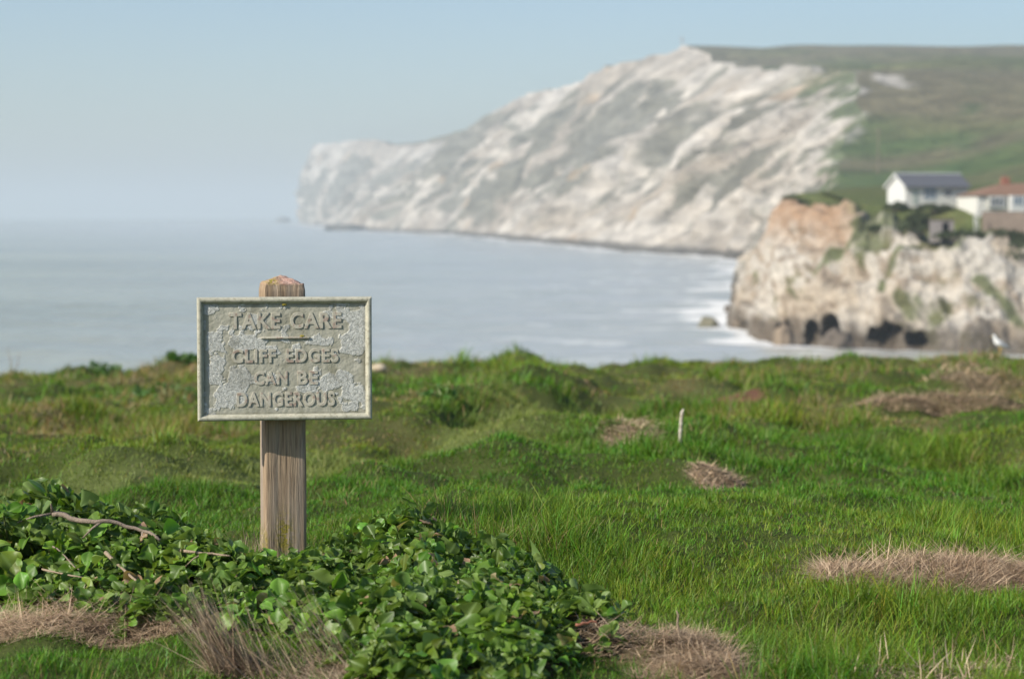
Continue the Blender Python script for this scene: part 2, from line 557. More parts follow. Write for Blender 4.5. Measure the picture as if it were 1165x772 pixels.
# ------------------------------------------------------------------ dry upright tufts
def dry_tuft(px, py, n, spread, hgt, lean, label, tone=1.0, wid=.0022, azc=math.pi, azs=.35):
    x0, d = rg(px, py)
    x = x0 + np.clip(rng.normal(0, 1, n), -1.5, 1.5) * spread; y = d + np.clip(rng.normal(0, .8, n), -1.2, 1.2) * spread
    z = gz(x, y)
    h = hgt * rng.uniform(.35, 1.05, n)
    az = azc + rng.normal(0, azs, n)
    ln = np.clip(rng.normal(lean, .2, n), 0, 1.1); cv = rng.uniform(-.1, .2, n)
    V, Q, T, bi, tt = blades(x, y, z, h, np.full(n, wid) * rng.uniform(.6, 1.2, n), az, ln, cv, 3)
    nbk = max(n * 2, int(260 + 7000 * spread))
    x2 = x0 + rng.uniform(-1.7, 1.7, nbk) * spread; y2 = d + rng.uniform(-1.3, 1.3, nbk) * spread * .8
    V2, Q2, T2_, bi2, _ = blades(x2, y2, gz(x2, y2) + .003, hgt * rng.uniform(.2, .45, nbk), np.full(nbk, wid * .9), rng.uniform(0, 6.28, nbk), rng.uniform(.5, 1.1, nbk), rng.uniform(-.2, .3, nbk), 3, rng.uniform(.05, .5, nbk))
    V = np.concatenate([V, V2]); Q = np.concatenate([Q, Q2 + n * 7]); T = np.concatenate([T, T2_ + n * 7]); bi = np.concatenate([bi, bi2 + n]); n = n + nbk
    c = mix(np.array([.20, .135, .09]), np.array([.52, .42, .29]), (rng.random(n) ** 1.5)[:, None]) * tone
    o = mesh_np('dry_grass_tuft', V, [Q, T], M_straw, cattrs={'tint': c[bi]})
    tag(o, label, 'dry grass', 'dry upright grass tufts')
    return o


dry_tuft(268, 764, 380, .030, .20, .55, 'dense brown dry grass tuft leaning over at the bottom of the picture', 1.05)
dry_tuft(355, 768, 150, .06, .20, .6, 'sparse pale dry stalks leaning in front of the dark leafy hollow')
dry_tuft(420, 769, 30, .06, .22, .8, 'few long thin dry stems crossing the leafy mound right of the brown tuft', 1.1)
dry_tuft(140, 720, 90, .05, .11, .5, 'short fine dry wisps beside the pinkish straw heap', .7, .0016)
dry_tuft(290, 640, 45, .02, .12, .25, 'thin pale dry stems hugging the left edge of the wooden post', 1.1, .0014, 2.2, .7)
dry_tuft(1060, 766, 60, .11, .085, .5, 'curled whitish dead stems along the bottom right edge of the turf', 1.15, .0028, .6, 1.4)
dry_tuft(905, 762, 110, .035, .05, .8, 'dark flattened dead tuft at the bottom beside the straw pile', .5, .0028, 1.0, 2.0)

# ------------------------------------------------------------------ leafy plants
k = N('glossy_leaf')
ca = k.attr('tint').outputs[0]
rib = k.attr('rib').outputs['Fac']
lc = k.mixc(rib, ca, k.mixc(.55, ca, (.30, .42, .14)))
lc = k.mixc(k.math('MULTIPLY', k.noise(k.coord(), 90, 3), .5), lc, k.mixc(1.0, lc, (.6, .7, .6), 'MULTIPLY'))
geo = k.n('ShaderNodeNewGeometry')
lc2 = k.mixc(geo.outputs['Backfacing'], lc, k.mixc(.35, lc, (.20, .28, .12)))
p = k.bsdf(lc2, .42, .32, k.bump(k.noise(k.coord(), 60, 2), .15, .004))
tr = k.n('ShaderNodeBsdfTranslucent', Color=k.mixc(1.0, lc2, (1.4, 1.5, .5), 'MULTIPLY'))
mx = k.n('ShaderNodeMixShader', Fac=.28)
k.t.links.new(p.outputs[0], mx.inputs[1]); k.t.links.new(tr.outputs[0], mx.inputs[2])
M_leaf = k.done(mx)
M_stem = simple('leaf_stalk', (.14, .17, .05), .5, .4, .4, 20)
M_duff = simple('leaf_litter', (.06, .045, .025), .95, .1, .6, 40, .6)


def leaf_mesh(px, py, pz, fwd, nrm, size, tint):
    """many wavy ovate leaves at once: base points, forward dir, up normal"""
    n = len(px); NV, NU = 10, 9
    v = np.array([0, .14, .28, .42, .56, .70, .82, .91, .97, 1.0]); u = np.linspace(-1, 1, NU)
    prof = np.array([.13, .20, .52, .84, .99, 1.0, .86, .62, .34, .08])
    Vv, Uu = np.meshgrid(v, u, indexing='ij')
    side = np.cross(fwd, nrm)
    side /= np.linalg.norm(side, axis=1)[:, None] + 1e-9
    nr = np.cross(side, fwd)
    wid = rng.uniform(.28, .40, n); arch = rng.uniform(-.05, .85, n); fold = rng.uniform(-.3, 1.1, n)
    wa = rng.uniform(.03, .15, n); wf = rng.uniform(1.2, 2.4, n); curl = rng.normal(.02, .10, n); ph = rng.uniform(0, 6.28, n); ph2 = rng.uniform(0, 6.28, n)
    twist = rng.normal(0, .5, n)
    E = lambda a: a[:, None, None]
    uu = Uu[None] * (prof[None, :, None]) * E(wid)
    au = np.abs(Uu)[None]
    wave = E(wa) * au ** 2.2 * np.where(Uu[None] > 0, np.sin(E(wf) * 2 * np.pi * Vv[None] + E(ph)), np.sin(E(wf) * 2 * np.pi * Vv[None] + E(ph2)))
    hh = E(fold) * np.abs(uu) * .8 + E(curl) * au ** 3 * prof[None, :, None] + wave - E(arch) * Vv[None] ** 2 + E(twist) * uu * Vv[None] * .8
    ll = Vv[None] * np.ones((n, 1, 1)) * (1 - .18 * E(np.abs(arch)))
    S = size[:, None, None, None]
    V = (np.stack([px, py, pz], 1)[:, None, None, :] + S * (ll[..., None] * fwd[:, None, None, :] + uu[..., None] * side[:, None, None, :] + hh[..., None] * nr[:, None, None, :]))
    V = V.reshape(-1, 3)
    base = grid_faces(NV, NU)
    Fq = (base[None] + (np.arange(n) * NV * NU)[:, None, None]).reshape(-1, 4)
    bi = np.repeat(np.arange(n), NV * NU)
    ribv = np.tile((np.maximum(1 - np.abs(Uu) * 3.5, 0) ** 1.0 * (1 - .5 * Vv)).ravel(), n)
    edge = np.tile((np.abs(Uu) ** 4).ravel(), n)
    t = tint[bi] * (1 + .35 * edge[:, None])
    return V, Fq, t, ribv


def plant(name, which, box, n, size, label, group='glossy leafy plants around the post', upright=.5, off=.0, pale=0.0):
    x0, x1, y0, y1 = box
    ns_ = n // 6
    xs = rng.uniform(x0, x1, ns_ * 8); ys = rng.uniform(y0, y1, ns_ * 8)
    Ls = leafh(xs, ys); h = Ls[which]
    oth = np.maximum.reduce([Ls[i] for i in range(4) if i != which])
    ok = (h > .012) & (h >= oth)
    xs, ys, h = xs[ok][:ns_], ys[ok][:ns_], h[ok][:ns_]; ms = len(xs)
    e = .02
    hx = (np.maximum.reduce(leafh(xs + e, ys)) - np.maximum.reduce(leafh(xs - e, ys))) / (2 * e)
    hy = (np.maximum.reduce(leafh(xs, ys + e)) - np.maximum.reduce(leafh(xs, ys - e))) / (2 * e)
    slope = np.stack([-hx, -hy, np.ones(ms)], 1); slope[:, :2] = np.clip(slope[:, :2], -.9, .9)
    slope += rng.normal(0, .34, (ms, 3)); slope /= np.linalg.norm(slope, axis=1)[:, None]
    ssz = rng.uniform(.6, 1.35, ms); stone = rng.uniform(.50, 1.2, ms); sdep = rng.random(ms) ** 2 * .6
    rep = np.repeat(np.arange(ms), 6); m = len(rep); kk_ = np.tile(np.arange(6), ms)
    az = kk_ * 2.4 + rng.uniform(0, 6.28, ms)[rep] + rng.normal(0, .25, m)
    ax_ = slope[rep]
    t1 = np.cross(ax_, np.array([.3, .9, .1])); t1 /= np.linalg.norm(t1, axis=1)[:, None]; t2 = np.cross(ax_, t1)
    rad_ = np.cos(az)[:, None] * t1 + np.sin(az)[:, None] * t2
    elev = np.clip(.15 + .17 * kk_ + rng.normal(0, .2, m) + .3 * (upright - .45), -.2, 1.25)
    fw = rad_ * np.cos(elev)[:, None] + ax_ * np.sin(elev)[:, None]
    nr = ax_ * np.cos(elev)[:, None] - rad_ * np.sin(elev)[:, None] + rng.normal(0, .22, (m, 3))
    nr -= (nr * fw).sum(1)[:, None] * fw; nr /= np.linalg.norm(nr, axis=1)[:, None] + 1e-9
    xs0, ys0, h0 = xs, ys, h
    xs, ys, h = xs[rep], ys[rep], h[rep]; depth = sdep[rep]
    z = gz(xs, ys) + h * (.92 - depth) - .012 + (rng.random(ms) ** 2 * .035)[rep]
    sz = rng.uniform(.75, 1.15, m) * size * ssz[rep] * (1.1 - .09 * kk_)
    tint = np.stack([rng.uniform(.110, .165, m), rng.uniform(.200, .275, m), rng.uniform(.018, .034, m)], 1)
    tint = tint * rng.uniform(.65, 1.02, m)[:, None] * stone[rep][:, None]
    yel = rng.random(m) < .07 + pale
    tint[yel] = np.array([.17, .24, .06])
    dead = rng.random(m) < .022
    tint[dead] = np.array([.30, .19, .12])
    bx = xs + rad_[:, 0] * sz * .16; by = ys + rad_[:, 1] * sz * .16; bz = z + rad_[:, 2] * sz * .16 + .003 * kk_
    V, Fq, t, ribv = leaf_mesh(bx, by, bz, fw, nr, sz, tint)
    root = empty(name, (float(xs.mean()), float(ys.mean()), float(gz(xs.mean(), ys.mean()))))
    inv = np.array(root.location)
    f = mesh_np('foliage', V - inv, [Fq], M_leaf, root, True, {'rib': ribv}, {'tint': t})
    # main stalks spreading from the crown of the roots
    mb = MB()
    for i in rng.choice(m, 16, replace=False):
        b = Vector((bx[i], by[i], bz[i])) - Vector(inv)
        mb.tube([Vector((0, 0, -.02)), Vector((b.x * .5, b.y * .5, max(b.z * .5, .01))), b], [.005, .004, .0022], 5)
    mb.build('stem', M_stem, root, True)
    # the woody, littered core the leaves grow out of
    nx = 60
    X, Y = np.meshgrid(np.linspace(x0, x1, nx), np.linspace(y0, y1, nx), indexing='xy')
    L4 = leafh(X, Y); hL = L4[which]
    Z = gz(X, Y) + hL * .45 - .02 * (hL < .02) + .012 * (fbm(X * 30, Y * 30, 5, 2) - .5)
    fc = grid_faces(nx, nx)
    kk = (hL.ravel()[fc] > .004).any(1)
    mesh_np('litter_core', np.stack([X, Y, Z], -1).reshape(-1, 3) - inv, [fc[kk]], M_duff, root, True)
    tag(root, label, 'plant', group)
    return root


plant('leafy_plant', 0, (-1.78, -.88, 5.15, 6.08), 3000, .055, 'tallest mound of dark glossy leaves under the grey dead branch', upright=.6)
plant('leafy_plant', 1, (-1.30, -.24, 4.90, 5.85), 3000, .047, 'low sprawl of small pale leaves between the tall mound and the post', upright=.45, pale=.10)
plant('leafy_plant', 2, (-.90, .30, 4.10, 5.90), 5000, .048, 'broad mound of wavy glossy leaves in front and right of the post', upright=.45)
plant('leafy_plant', 3, (-.02, .36, 4.48, 4.96), 170, .042, 'small low sprig of curled leaves beside the heaped straw pile', upright=.4, pale=.25)


def crest(px, d0, d1):
    dd = np.arange(d0, d1, .1); xx_ = (px - 582.5) / F * dd
    q = (gz(xx_, dd) - CZ) / dd
    return float(dd[int(np.argmax(q))])


def small_bush(px, py, d, w, h, n, size, label, cat='bush', name='bush'):
    if d > 30: d = crest(px, 20, 42)
    x0 = (px - 582.5) / F * d
    a = rng.uniform(0, 2 * np.pi, n); r = np.sqrt(rng.random(n)); hh = rng.random(n)
    xs = x0 + np.cos(a) * r * w; ys = d + np.sin(a) * r * w * .7
    z = gz(xs, ys) + h * hh * np.sqrt(np.clip(1.02 - r ** 2, 0, 1)) * (.6 + .8 * vn(xs * 4 / w, ys * 4 / w, 9))
    el = rng.uniform(-.2, 1.1, n)
    fw = np.stack([np.cos(a) * np.cos(el), np.sin(a) * np.cos(el), np.sin(el)], 1)
    nr = rng.normal(0, .5, (n, 3)) + np.array([-.1, -.2, .8]); nr -= (nr * fw).sum(1)[:, None] * fw; nr /= np.linalg.norm(nr, axis=1)[:, None]
    sz = rng.uniform(.6, 1.2, n) * size
    tint = np.stack([rng.uniform(.045, .075, n), rng.uniform(.11, .17, n), rng.uniform(.018, .03, n)], 1)
    V, Fq, t, rv = leaf_mesh(xs, ys, z, fw, nr, sz, tint)
    root = empty(name, (x0, d, float(gz(x0, d)))); inv = np.array(root.location)
    mesh_np('foliage', V - inv, [Fq], M_leaf, root, True, {'rib': rv}, {'tint': t})
    mb = MB()
    mb.tube([Vector((0, 0, -.03)), Vector((.01, -.01, h * .4)), Vector((-.01, .01, h * .8))], [.014, .010, .006], 6)
    mb.build('stem', M_stem, root)
    tag(root, label, cat, 'low bushes out on the turf')


small_bush(120, 428, 33, .50, .15, 180, .10, 'rounded green bush standing up against the sea at the cliff edge')
small_bush(212, 418, 36, .24, .06, 70, .13, 'smaller dark bush on the cliff edge close to the sign board')
small_bush(60, 456, 18.3, .5, .16, 220, .08, 'strip of leafy ground plants far beyond the tall leafy mound')
small_bush(190, 452, 19.0, .36, .15, 180, .08, 'leafy plants beyond the turf just left of the sign board')
small_bush(12, 462, 17.5, .3, .18, 130, .08, 'leafy plants at the left picture edge below the horizon bushes')
small_bush(500, 487, 13.3, .10, .10, 70, .05, 'dark leafy clump under the shaded bank right of the sign')
small_bush(480, 447, 20.5, .4, .07, 80, .06, 'grey green weeds on the bank right of the sign board')

# bare weeds against the sea at the left edge
M_twig = simple('dead_twig', (.30, .23, .16), .85, .2, .35, 60, .4)
M_bark = simple('grey_twig', (.24, .19, .145), .85, .2, .4, 60, .4)
mb = MB()
x0 = (10 - 582.5) / F * 30; z0 = float(gz(x0, 30))
mb.tube([(x0, 30, z0), (x0 + .02, 30, z0 + .2), (x0 - .03, 30, z0 + .42)], [.008, .006, .003], 5)
mb.tube([(x0, 30.1, z0), (x0 + .1, 30, z0 + .15), (x0 + .14, 30, z0 + .36)], [.008, .006, .003], 5)
tag(mb.build('dry_weed', M_twig), 'bare forked weed stem standing against the sea at the left edge', 'weed')


# ------------------------------------------------------------------ dead branches and twigs
def on_leaves(px, py, lift=.0):
    """point on the leaf cover / ground under a pixel, found by marching the sight line"""
    for d in np.arange(4.2, 9, .01):
        p = P(px, py, d)
        x, y = np.array(p[0]), np.array(p[1])
        s = float(gz(x, y) + np.maximum.reduce(leafh(x, y)) * 1.0) + .02
        if p[2] <= s: return Vector((p[0], p[1], s + lift))
    return Vector(P(px, py, 5.3))


def branch(pix, rad, label, mat, side=(), d=None, name='dead_branch'):
    pts = []
    for a, b in zip(pix[:-1], pix[1:]):
        for t in (0, .33, .66):
            pts.append((a[0] + (b[0] - a[0]) * t, a[1] + (b[1] - a[1]) * t))
    pts.append(pix[-1])
    w = [on_leaves(*q, lift=.022) for q in pts]
    for _ in range(2):
        w = [w[0]] + [(w[i - 1] + w[i] * 2 + w[i + 1]) / 4 for i in range(1, len(w) - 1)] + [w[-1]]
    w = [q + Vector((0, 0, random.uniform(-.003, .003))) for q in w]
    mb = MB(); n = len(w)
    mb.tube(w, [rad * (1 - .55 * i / n) for i in range(n)], 7)
    for i, dx, dz, l in side:
        i = min(i, n - 2)
        e = w[i] + Vector((dx * l, -.02, dz * l))
        mb.tube([w[i], (w[i] + e) / 2 + Vector((0, 0, .004)), e], [rad * .55, rad * .4, rad * .2], 6)
    o = mb.build(name, mat, None, True)
    tag(o, label, 'branch', 'dead branches lying in the leaves')
    return o


branch([(60, 594), (79, 602), (110, 605), (132, 606), (165, 613), (182, 624)], .0075, 'thick grey dead branch lying across the tallest leafy mound', M_bark, [(0, -.95, -.22, .09), (7, -.7, -.6, .07), (0, 0, .9, .03), (12, -.1, -.9, .05)])
branch([(120, 642), (137, 656), (160, 674)], .0050, 'short split pale stick slanting into the small pale leaves', M_twig, [(2, .8, -.7, .07)])
branch([(205, 635), (230, 640), (262, 644)], .0042, 'slender pale twig in the low leaves left of the post', M_twig, [(3, -.7, -.5, .06)])
branch([(60, 632), (75, 645), (90, 660)], .0022, 'thin brown twig poking down through the tall mound leaves', M_bark)
branch([(48, 664), (75, 663), (95, 668)], .0028, 'thin twig lying on the edge of the pinkish straw heap', M_twig)
branch([(655, 727), (668, 722), (682, 721)], .0034, 'reddish stalk lying on the small low sprig', simple('red_stalk', (.30, .12, .07), .6, .3, .3, 40))
# upright stick in the straw pile
mb = MB()
x0, ds_ = rg(772, 742); z0 = float(gz(x0, ds_))
mb.tube([(x0, ds_, z0 - .02), (x0 + .002, ds_, z0 + .03), (x0 - .003, ds_, z0 + .055), (x0 - .001, ds_, z0 + .072), (x0 - .005, ds_, z0 + .082)], [.0032, .0026, .0022, .002, .0012], 6)
mb.tube([(x0 + .002, ds_, z0 + .028), (x0 + .008, ds_ - .008, z0 + .016), (x0 + .016, ds_ - .015, z0 + .004)], [.002, .0016, .001], 5)
tag(mb.build('dry_stick', M_twig, None, True), 'thin dry stick standing upright in the heaped straw pile', 'stick')

# ------------------------------------------------------------------ marker peg
x0, d = rg(773, 506); z0 = float(gz(x0, d))
k = N('peg_paint'); co = k.coord()
c = k.mixc(k.ramp(k.noise(co, 40, 5), [(.45, 0), (.62, 1)]), (.50, .46, .38), (.24, .20, .15))
M_peg = k.done(k.bsdf(c, .8, .2))
mb = MB()
mb.poly([(-.0055, -.010, -.06), (.0055, -.010, -.06), (.0055, .010, -.06), (-.0055, .010, -.06), (-.006, -.010, .160), (.005, -.010, .182), (.005, .010, .176), (-.006, .010, .157)],
        [(0, 1, 2, 3), (4, 5, 6, 7), (0, 1, 5, 4), (1, 2, 6, 5), (2, 3, 7, 6), (3, 0, 4, 7)])
bmesh.ops.bevel(mb.bm, geom=mb.bm.edges[:], offset=.002, segments=1, affect='EDGES')
pg = mb.build('marker_peg', M_peg); pg.location = (x0, d, z0); pg.rotation_euler = (.05, .06, .4)
tag(pg, 'small weathered white wooden peg standing in the turf', 'peg')

# pale stone beside the sign
d = 24; x0 = (431 - 582.5) / F * d
bm = bmesh.new(); bmesh.ops.create_icosphere(bm, subdivisions=3, radius=.07)
for v in bm.verts:
    f = .8 + .45 * float(vn(v.co.x * 14 + 5, v.co.y * 14 + v.co.z * 9, 3)); v.co = Vector((v.co.x * 1.2 * f, v.co.y * f, v.co.z * .7 * f))
me = bpy.data.meshes.new('stone'); bm.to_mesh(me); bm.free(); me.materials.append(simple('pale_stone', (.5, .42, .3), .9, .2, .3, 14, .5))
st = bpy.data.objects.new('stone', me); COL.objects.link(st); st.location = (x0, d, float(gz(x0, d)) + .07)
tag(st, 'pale stone lying in the turf just right of the sign board', 'stone')

# ------------------------------------------------------------------ the warning sign
SD = 5.90                                         # distance of the post front
px_m = F / SD
SX = (318.0 - 582.5) / F * SD
zb = float(gz(SX, SD + .06))
root = empty('warning_sign', (SX, SD + .06, zb))
tag(root, 'weathered grey warning sign with raised lettering on a wooden post', 'sign')
ztop = P(321, 313.5, SD)[2] - zb
zsh = P(321, 323.5, SD)[2] - zb

# wood
k = N('weathered_wood'); co = k.coord()
g1 = k.noise(k.mapping(co, (150, 150, 5)), 1.0, 6, .65, .8)
g2 = k.noise(k.mapping(co, (16, 16, .9)), 1.0, 4, .5, 1.0)
g3 = k.noise(k.mapping(co, (160, 160, 10)), 1.0, 3)
c = k.ramp(g1, [(.28, (.20, .14, .09)), (.5, (.33, .24, .155)), (.75, (.43, .33, .225))])
c = k.mixc(k.ramp(g2, [(.45, 0), (.70, .6)]), c, (.35, .32, .28))
c = k.mixc(k.math('MULTIPLY', k.ramp(g3, [(.35, 1), (.5, 0)]), .5), c, (.08, .055, .04))
sep = k.n('ShaderNodeSeparateXYZ', Vector=co)
topm = k.ramp(k.math('ADD', sep.outputs[2], k.math('MULTIPLY', k.noise(co, 60, 3), .012)), [(.0, 0), (1, 0)])
lich = k.attr('lichen').outputs['Fac']; pink = k.attr('pink').outputs['Fac']
ln = k.noise(co, 130, 4)
c = k.mixc(k.math('MULTIPLY', pink, k.ramp(ln, [(.32, .4), (.5, 1)])), c, k.ramp(k.noise(co, 220, 3), [(.35, (.30, .15, .12)), (.6, (.52, .36, .29))]))
c = k.mixc(k.math('MULTIPLY', lich, k.ramp(ln, [(.40, 0), (.52, 1)])), c, k.ramp(k.noise(co, 180, 2), [(.35, (.10, .10, .02)), (.6, (.30, .25, .035))]))
h = k.math('ADD', k.math('MULTIPLY', g1, .6), k.math('MULTIPLY', g3, .4))
M_wood = k.done(k.bsdf(c, .85, .2, k.bump(h, .8, .006)))

PW, PD = .0565, .05                              # half width, half depth
per = []
nseg = 26
pts = [(-PW, -PD), (PW, -PD), (PW, PD), (-PW, PD)]
for (ax, ay), (bx, by) in zip(pts, pts[1:] + pts[:1]):
    for i in range(nseg):
        t = i / nseg; per.append((ax + (bx - ax) * t, ay + (by - ay) * t))
per = np.array(per)
# round the corners a little
rr = .006
sgn = np.sign(per); a = np.abs(per); lim = np.array([PW - rr, PD - rr]); ov = np.clip(a - lim, 0, None)
nrm = np.linalg.norm(ov, axis=1)[:, None]; both = (ov[:, :1] > 0) & (ov[:, 1:] > 0)
per = np.where(both, sgn * (lim + ov / np.maximum(nrm, 1e-9) * np.minimum(nrm, rr)), per)
zz = np.concatenate([np.linspace(-.25, zsh - .03, 110), np.linspace(zsh - .03, zsh, 12)[1:]])
npf = len(per)
ang = np.arange(npf) / npf
Vp = []
for z in zz:
    groove = (fbm(ang * 90 + .6 * vn(z * 3, 1.0, 4), np.full(npf, z * 2.5), 7, 3) - .5) * .0022 + (vn(ang * 220, np.full(npf, z * 5), 8) - .5) * .002
    nrm_ = per / np.linalg.norm(per, axis=1)[:, None]
    q = per + nrm_ * groove[:, None]
    wear = 1 - .05 * sstep(zsh - .02, zsh, z)
    jag = 0.006 * (vn(ang * 80, np.full(npf, 0.), 12) - .5) * (z > zsh - .004)
    Vp.append(np.stack([q[:, 0] * wear, q[:, 1] * wear, np.full(npf, z) + jag], 1))
rows = len(zz)
caps = 7
for i in range(1, caps + 1):
    t = i / caps
    ringz = zsh + (ztop - zsh) * (1 - (1 - t) ** 1.15)
    q = per * (1 - t) * .95 + np.array([-.004, .0])
    jz = (fbm(q[:, 0] * 90, q[:, 1] * 90, 14, 3) - .5) * .016 * (1 - .5 * t)
    Vp.append(np.stack([q[:, 0], q[:, 1], np.full(npf, ringz) + jz], 1))
nr_ = len(Vp); Vp = np.concatenate(Vp)
idx = np.arange(nr_ * npf).reshape(nr_, npf)
Fp = np.stack([idx[:-1], np.roll(idx[:-1], -1, 1), np.roll(idx[1:], -1, 1), idx[1:]], -1).reshape(-1, 4)
xx, yy, zz_ = Vp[:, 0], Vp[:, 1], Vp[:, 2]
base_moss = np.exp(-(((xx + .005) / .022) ** 2 + ((zz_ - .075) / .05) ** 2)) * (yy < -.03)
edge_moss = np.exp(-((xx + .056) / .01) ** 2) * sstep(.13, .04, zz_) * (.5 + vn(zz_ * 40, 0 * zz_, 2))
top_moss = sstep(zsh - .006, zsh + .004, zz_) * np.exp(-(((xx + .035) / .02) ** 2))
cap = sstep(zsh - .004, zsh + .003, zz_)
mesh_np('post', Vp, [Fp], M_wood, root, True, {'lichen': np.clip(base_moss * 1.3 + edge_moss * .8 + top_moss, 0, 1), 'pink': cap})
root.children[0].rotation_euler = (0, 0, math.radians(15.0))

# board
BW, BH = .470, .333
bc = P(324.5, 407.2, SD - .015)
YAW = math.radians(8.0)
bx_l = bc[0] - SX; bz_l = bc[2] - zb; by_l = bc[1] - (SD + .06) - .012
k = N('weathered_board'); co = k.coord()
pt = k.attr('flake').outputs['Fac']
n1 = k.noise(co, 30, 5); n2 = k.noise(co, 130, 5, .65)
base = k.ramp(n1, [(.3, (.33, .32, .25)), (.5, (.39, .38, .305)), (.7, (.45, .435, .355))])
base = k.mixc(k.math('MULTIPLY', k.ramp(k.noise(k.mapping(co, (50, 50, 6)), 1, 4), [(.5, 0), (.75, 1)]), .5), base, (.20, .20, .13))
pale = k.ramp(n2, [(.3, (.42, .43, .395)), (.6, (.58, .585, .54))])
crk = k.n('ShaderNodeTexVoronoi', _feature='DISTANCE_TO_EDGE', Vector=k.mixc(.06, co, k.n('ShaderNodeTexNoise', Vector=co, Scale=60).outputs[1]), Scale=75).outputs[0]
pale = k.mixc(k.math('MULTIPLY', k.ramp(crk, [(.0, 1), (.06, 0)]), .55), pale, (.22, .225, .19))
c = k.mixc(pt, base, pale)
dirt = k.attr('dirt').outputs['Fac']
c = k.mixc(k.math('MULTIPLY', dirt, .7), c, (.13, .12, .075))
h = k.math('ADD', k.math('MULTIPLY', n2, .5), k.math('MULTIPLY', k.ramp(crk, [(0, 0), (.08, 1)]), k.math('MULTIPLY', pt, .5)))
M_board = k.done(k.bsdf(c, .8, .25, k.bump(h, .8, .003)))
NX, NZ = 330, 234
X, Z = np.meshgrid(np.linspace(-BW / 2 + .010, BW / 2 - .010, NX), np.linspace(-BH / 2 + .010, BH / 2 - .010, NZ), indexing='xy')
# the flaked pale areas as they lie on the board (photo pixels of the sign)
U = X / BW * 197 + 324.5; Vv = 407.2 - Z / BH * 140
blob = np.zeros_like(X)
for cx, cy, rx, ry in [(246, 384, 15, 14), (241, 350, 14, 10), (247, 422, 15, 20), (262, 452, 26, 20), (275, 430, 16, 14), (283, 390, 24, 12), (300, 386, 12, 6), (405, 380, 16, 26), (410, 358, 12, 16), (366, 388, 18, 8),
                       (381, 432, 18, 13), (402, 450, 22, 22), (388, 428, 18, 12), (345, 440, 10, 7), (372, 358, 10, 6), (398, 398, 12, 8)]:
    blob = np.maximum(blob, 1 - np.sqrt(((U - cx) / rx) ** 2 + ((Vv - cy) / ry) ** 2))
nn = fbm(X * 36, Z * 36, 41, 4) - .5
flake = sstep(.02, .09, blob + nn * 1.5 - .16)
dirt = sstep(.014, .0, np.minimum(BW / 2 - .012 - np.abs(X), BH / 2 - .012 - np.abs(Z))) * (.4 + 1.2 * fbm(X * 50, Z * 50, 44, 3)) + .5 * sstep(.58, .75, fbm(X * 22, Z * 22, 47, 4))
Y = -.0130 - .0007 * flake - .0012 * fbm(X * 120, Z * 120, 45, 3)
Vb = np.stack([X, Y, Z], -1).reshape(-1, 3)
board = empty('panel_pivot', (0, 0, 0))
bpy.data.objects.remove(board)
panel_front = [grid_faces(NZ, NX)]
# back of the panel as a slab
nb = len(Vb)
cor = [(-BW / 2 + .01, -.012, -BH / 2 + .01), (BW / 2 - .01, -.012, -BH / 2 + .01), (BW / 2 - .01, -.012, BH / 2 - .01), (-BW / 2 + .01, -.012, BH / 2 - .01)]
bk = [(x, .010, z) for x, y, z in cor]
Vb = np.concatenate([Vb, np.array(bk)])
ia = [0, NX - 1, NZ * NX - 1, (NZ - 1) * NX]
q = [(nb + 3, nb + 2, nb + 1, nb)]
panel_front.append(np.array(q))
panel = mesh_np('panel', Vb, panel_front, M_board, root, True, {'flake': np.concatenate([flake.ravel(), np.zeros(4)]), 'dirt': np.concatenate([np.clip(dirt, 0, 1).ravel(), np.zeros(4)])})
panel.location = (bx_l, by_l, bz_l); panel.rotation_euler = (0, 0, YAW)

# moulded frame, mitred
k = N('frame_metal'); co = k.coord()
c = k.ramp(k.noise(co, 40, 5), [(.3, (.33, .325, .25)), (.6, (.46, .445, .35)), (.8, (.52, .48, .37))])
c = k.mixc(k.math('MULTIPLY', k.ramp(k.noise(co, 150, 4), [(.52, 0), (.66, 1)]), .6), c, (.22, .20, .13))
M_frame = k.done(k.bsdf(c, .6, .35, k.bump(k.noise(co, 200, 4), .4, .002)))
prof = [(0.0, .016), (0.0, -.018), (.0012, -.0215), (.004, -.0235), (.0075, -.0242), (.0110, -.0232), (.0132, -.0205), (.0140, -.0175), (.0155, -.0165), (.0172, -.0150), (.0172, .006), (.004, .016)]
bm = bmesh.new(); rings = []
for sx_, sz_ in ((-1, -1), (1, -1), (1, 1), (-1, 1)):
    rings.append([bm.verts.new((sx_ * (BW / 2 - o), yq, sz_ * (BH / 2 - o))) for o, yq in prof])
for i in range(4):
    a, b = rings[i], rings[(i + 1) % 4]
    for j in range(len(prof)):
        j2 = (j + 1) % len(prof)
        bm.faces.new((a[j], b[j], b[j2], a[j2]))
bmesh.ops.recalc_face_normals(bm, faces=bm.faces[:])
bmesh.ops.subdivide_edges(bm, edges=[e for e in bm.edges if e.calc_length() > .15], cuts=40, use_grid_fill=False)
for v in bm.verts:
    v.co.y += (float(vn(v.co.x * 30, v.co.z * 30, 4)) - .5) * .0010
me = bpy.data.meshes.new('frame'); bm.to_mesh(me); bm.free(); me.materials.append(M_frame)
fr = bpy.data.objects.new('frame', me); COL.objects.link(fr); fr.parent = panel

# raised lettering
k = N('raised_letter'); co = k.coord()
nn_ = k.noise(co, 95, 5)
c = k.ramp(nn_, [(.35, (.38, .36, .285)), (.55, (.47, .445, .36))])
c = k.mixc(k.ramp(k.noise(k.mapping(co, (1, 1, 1), (3, 5, 1)), 70, 5, .6), [(.52, 0), (.62, .6)]), c, (.27, .15, .12))
M_letter = k.done(k.bsdf(c, .75, .25, k.bump(nn_, .5, .002)))


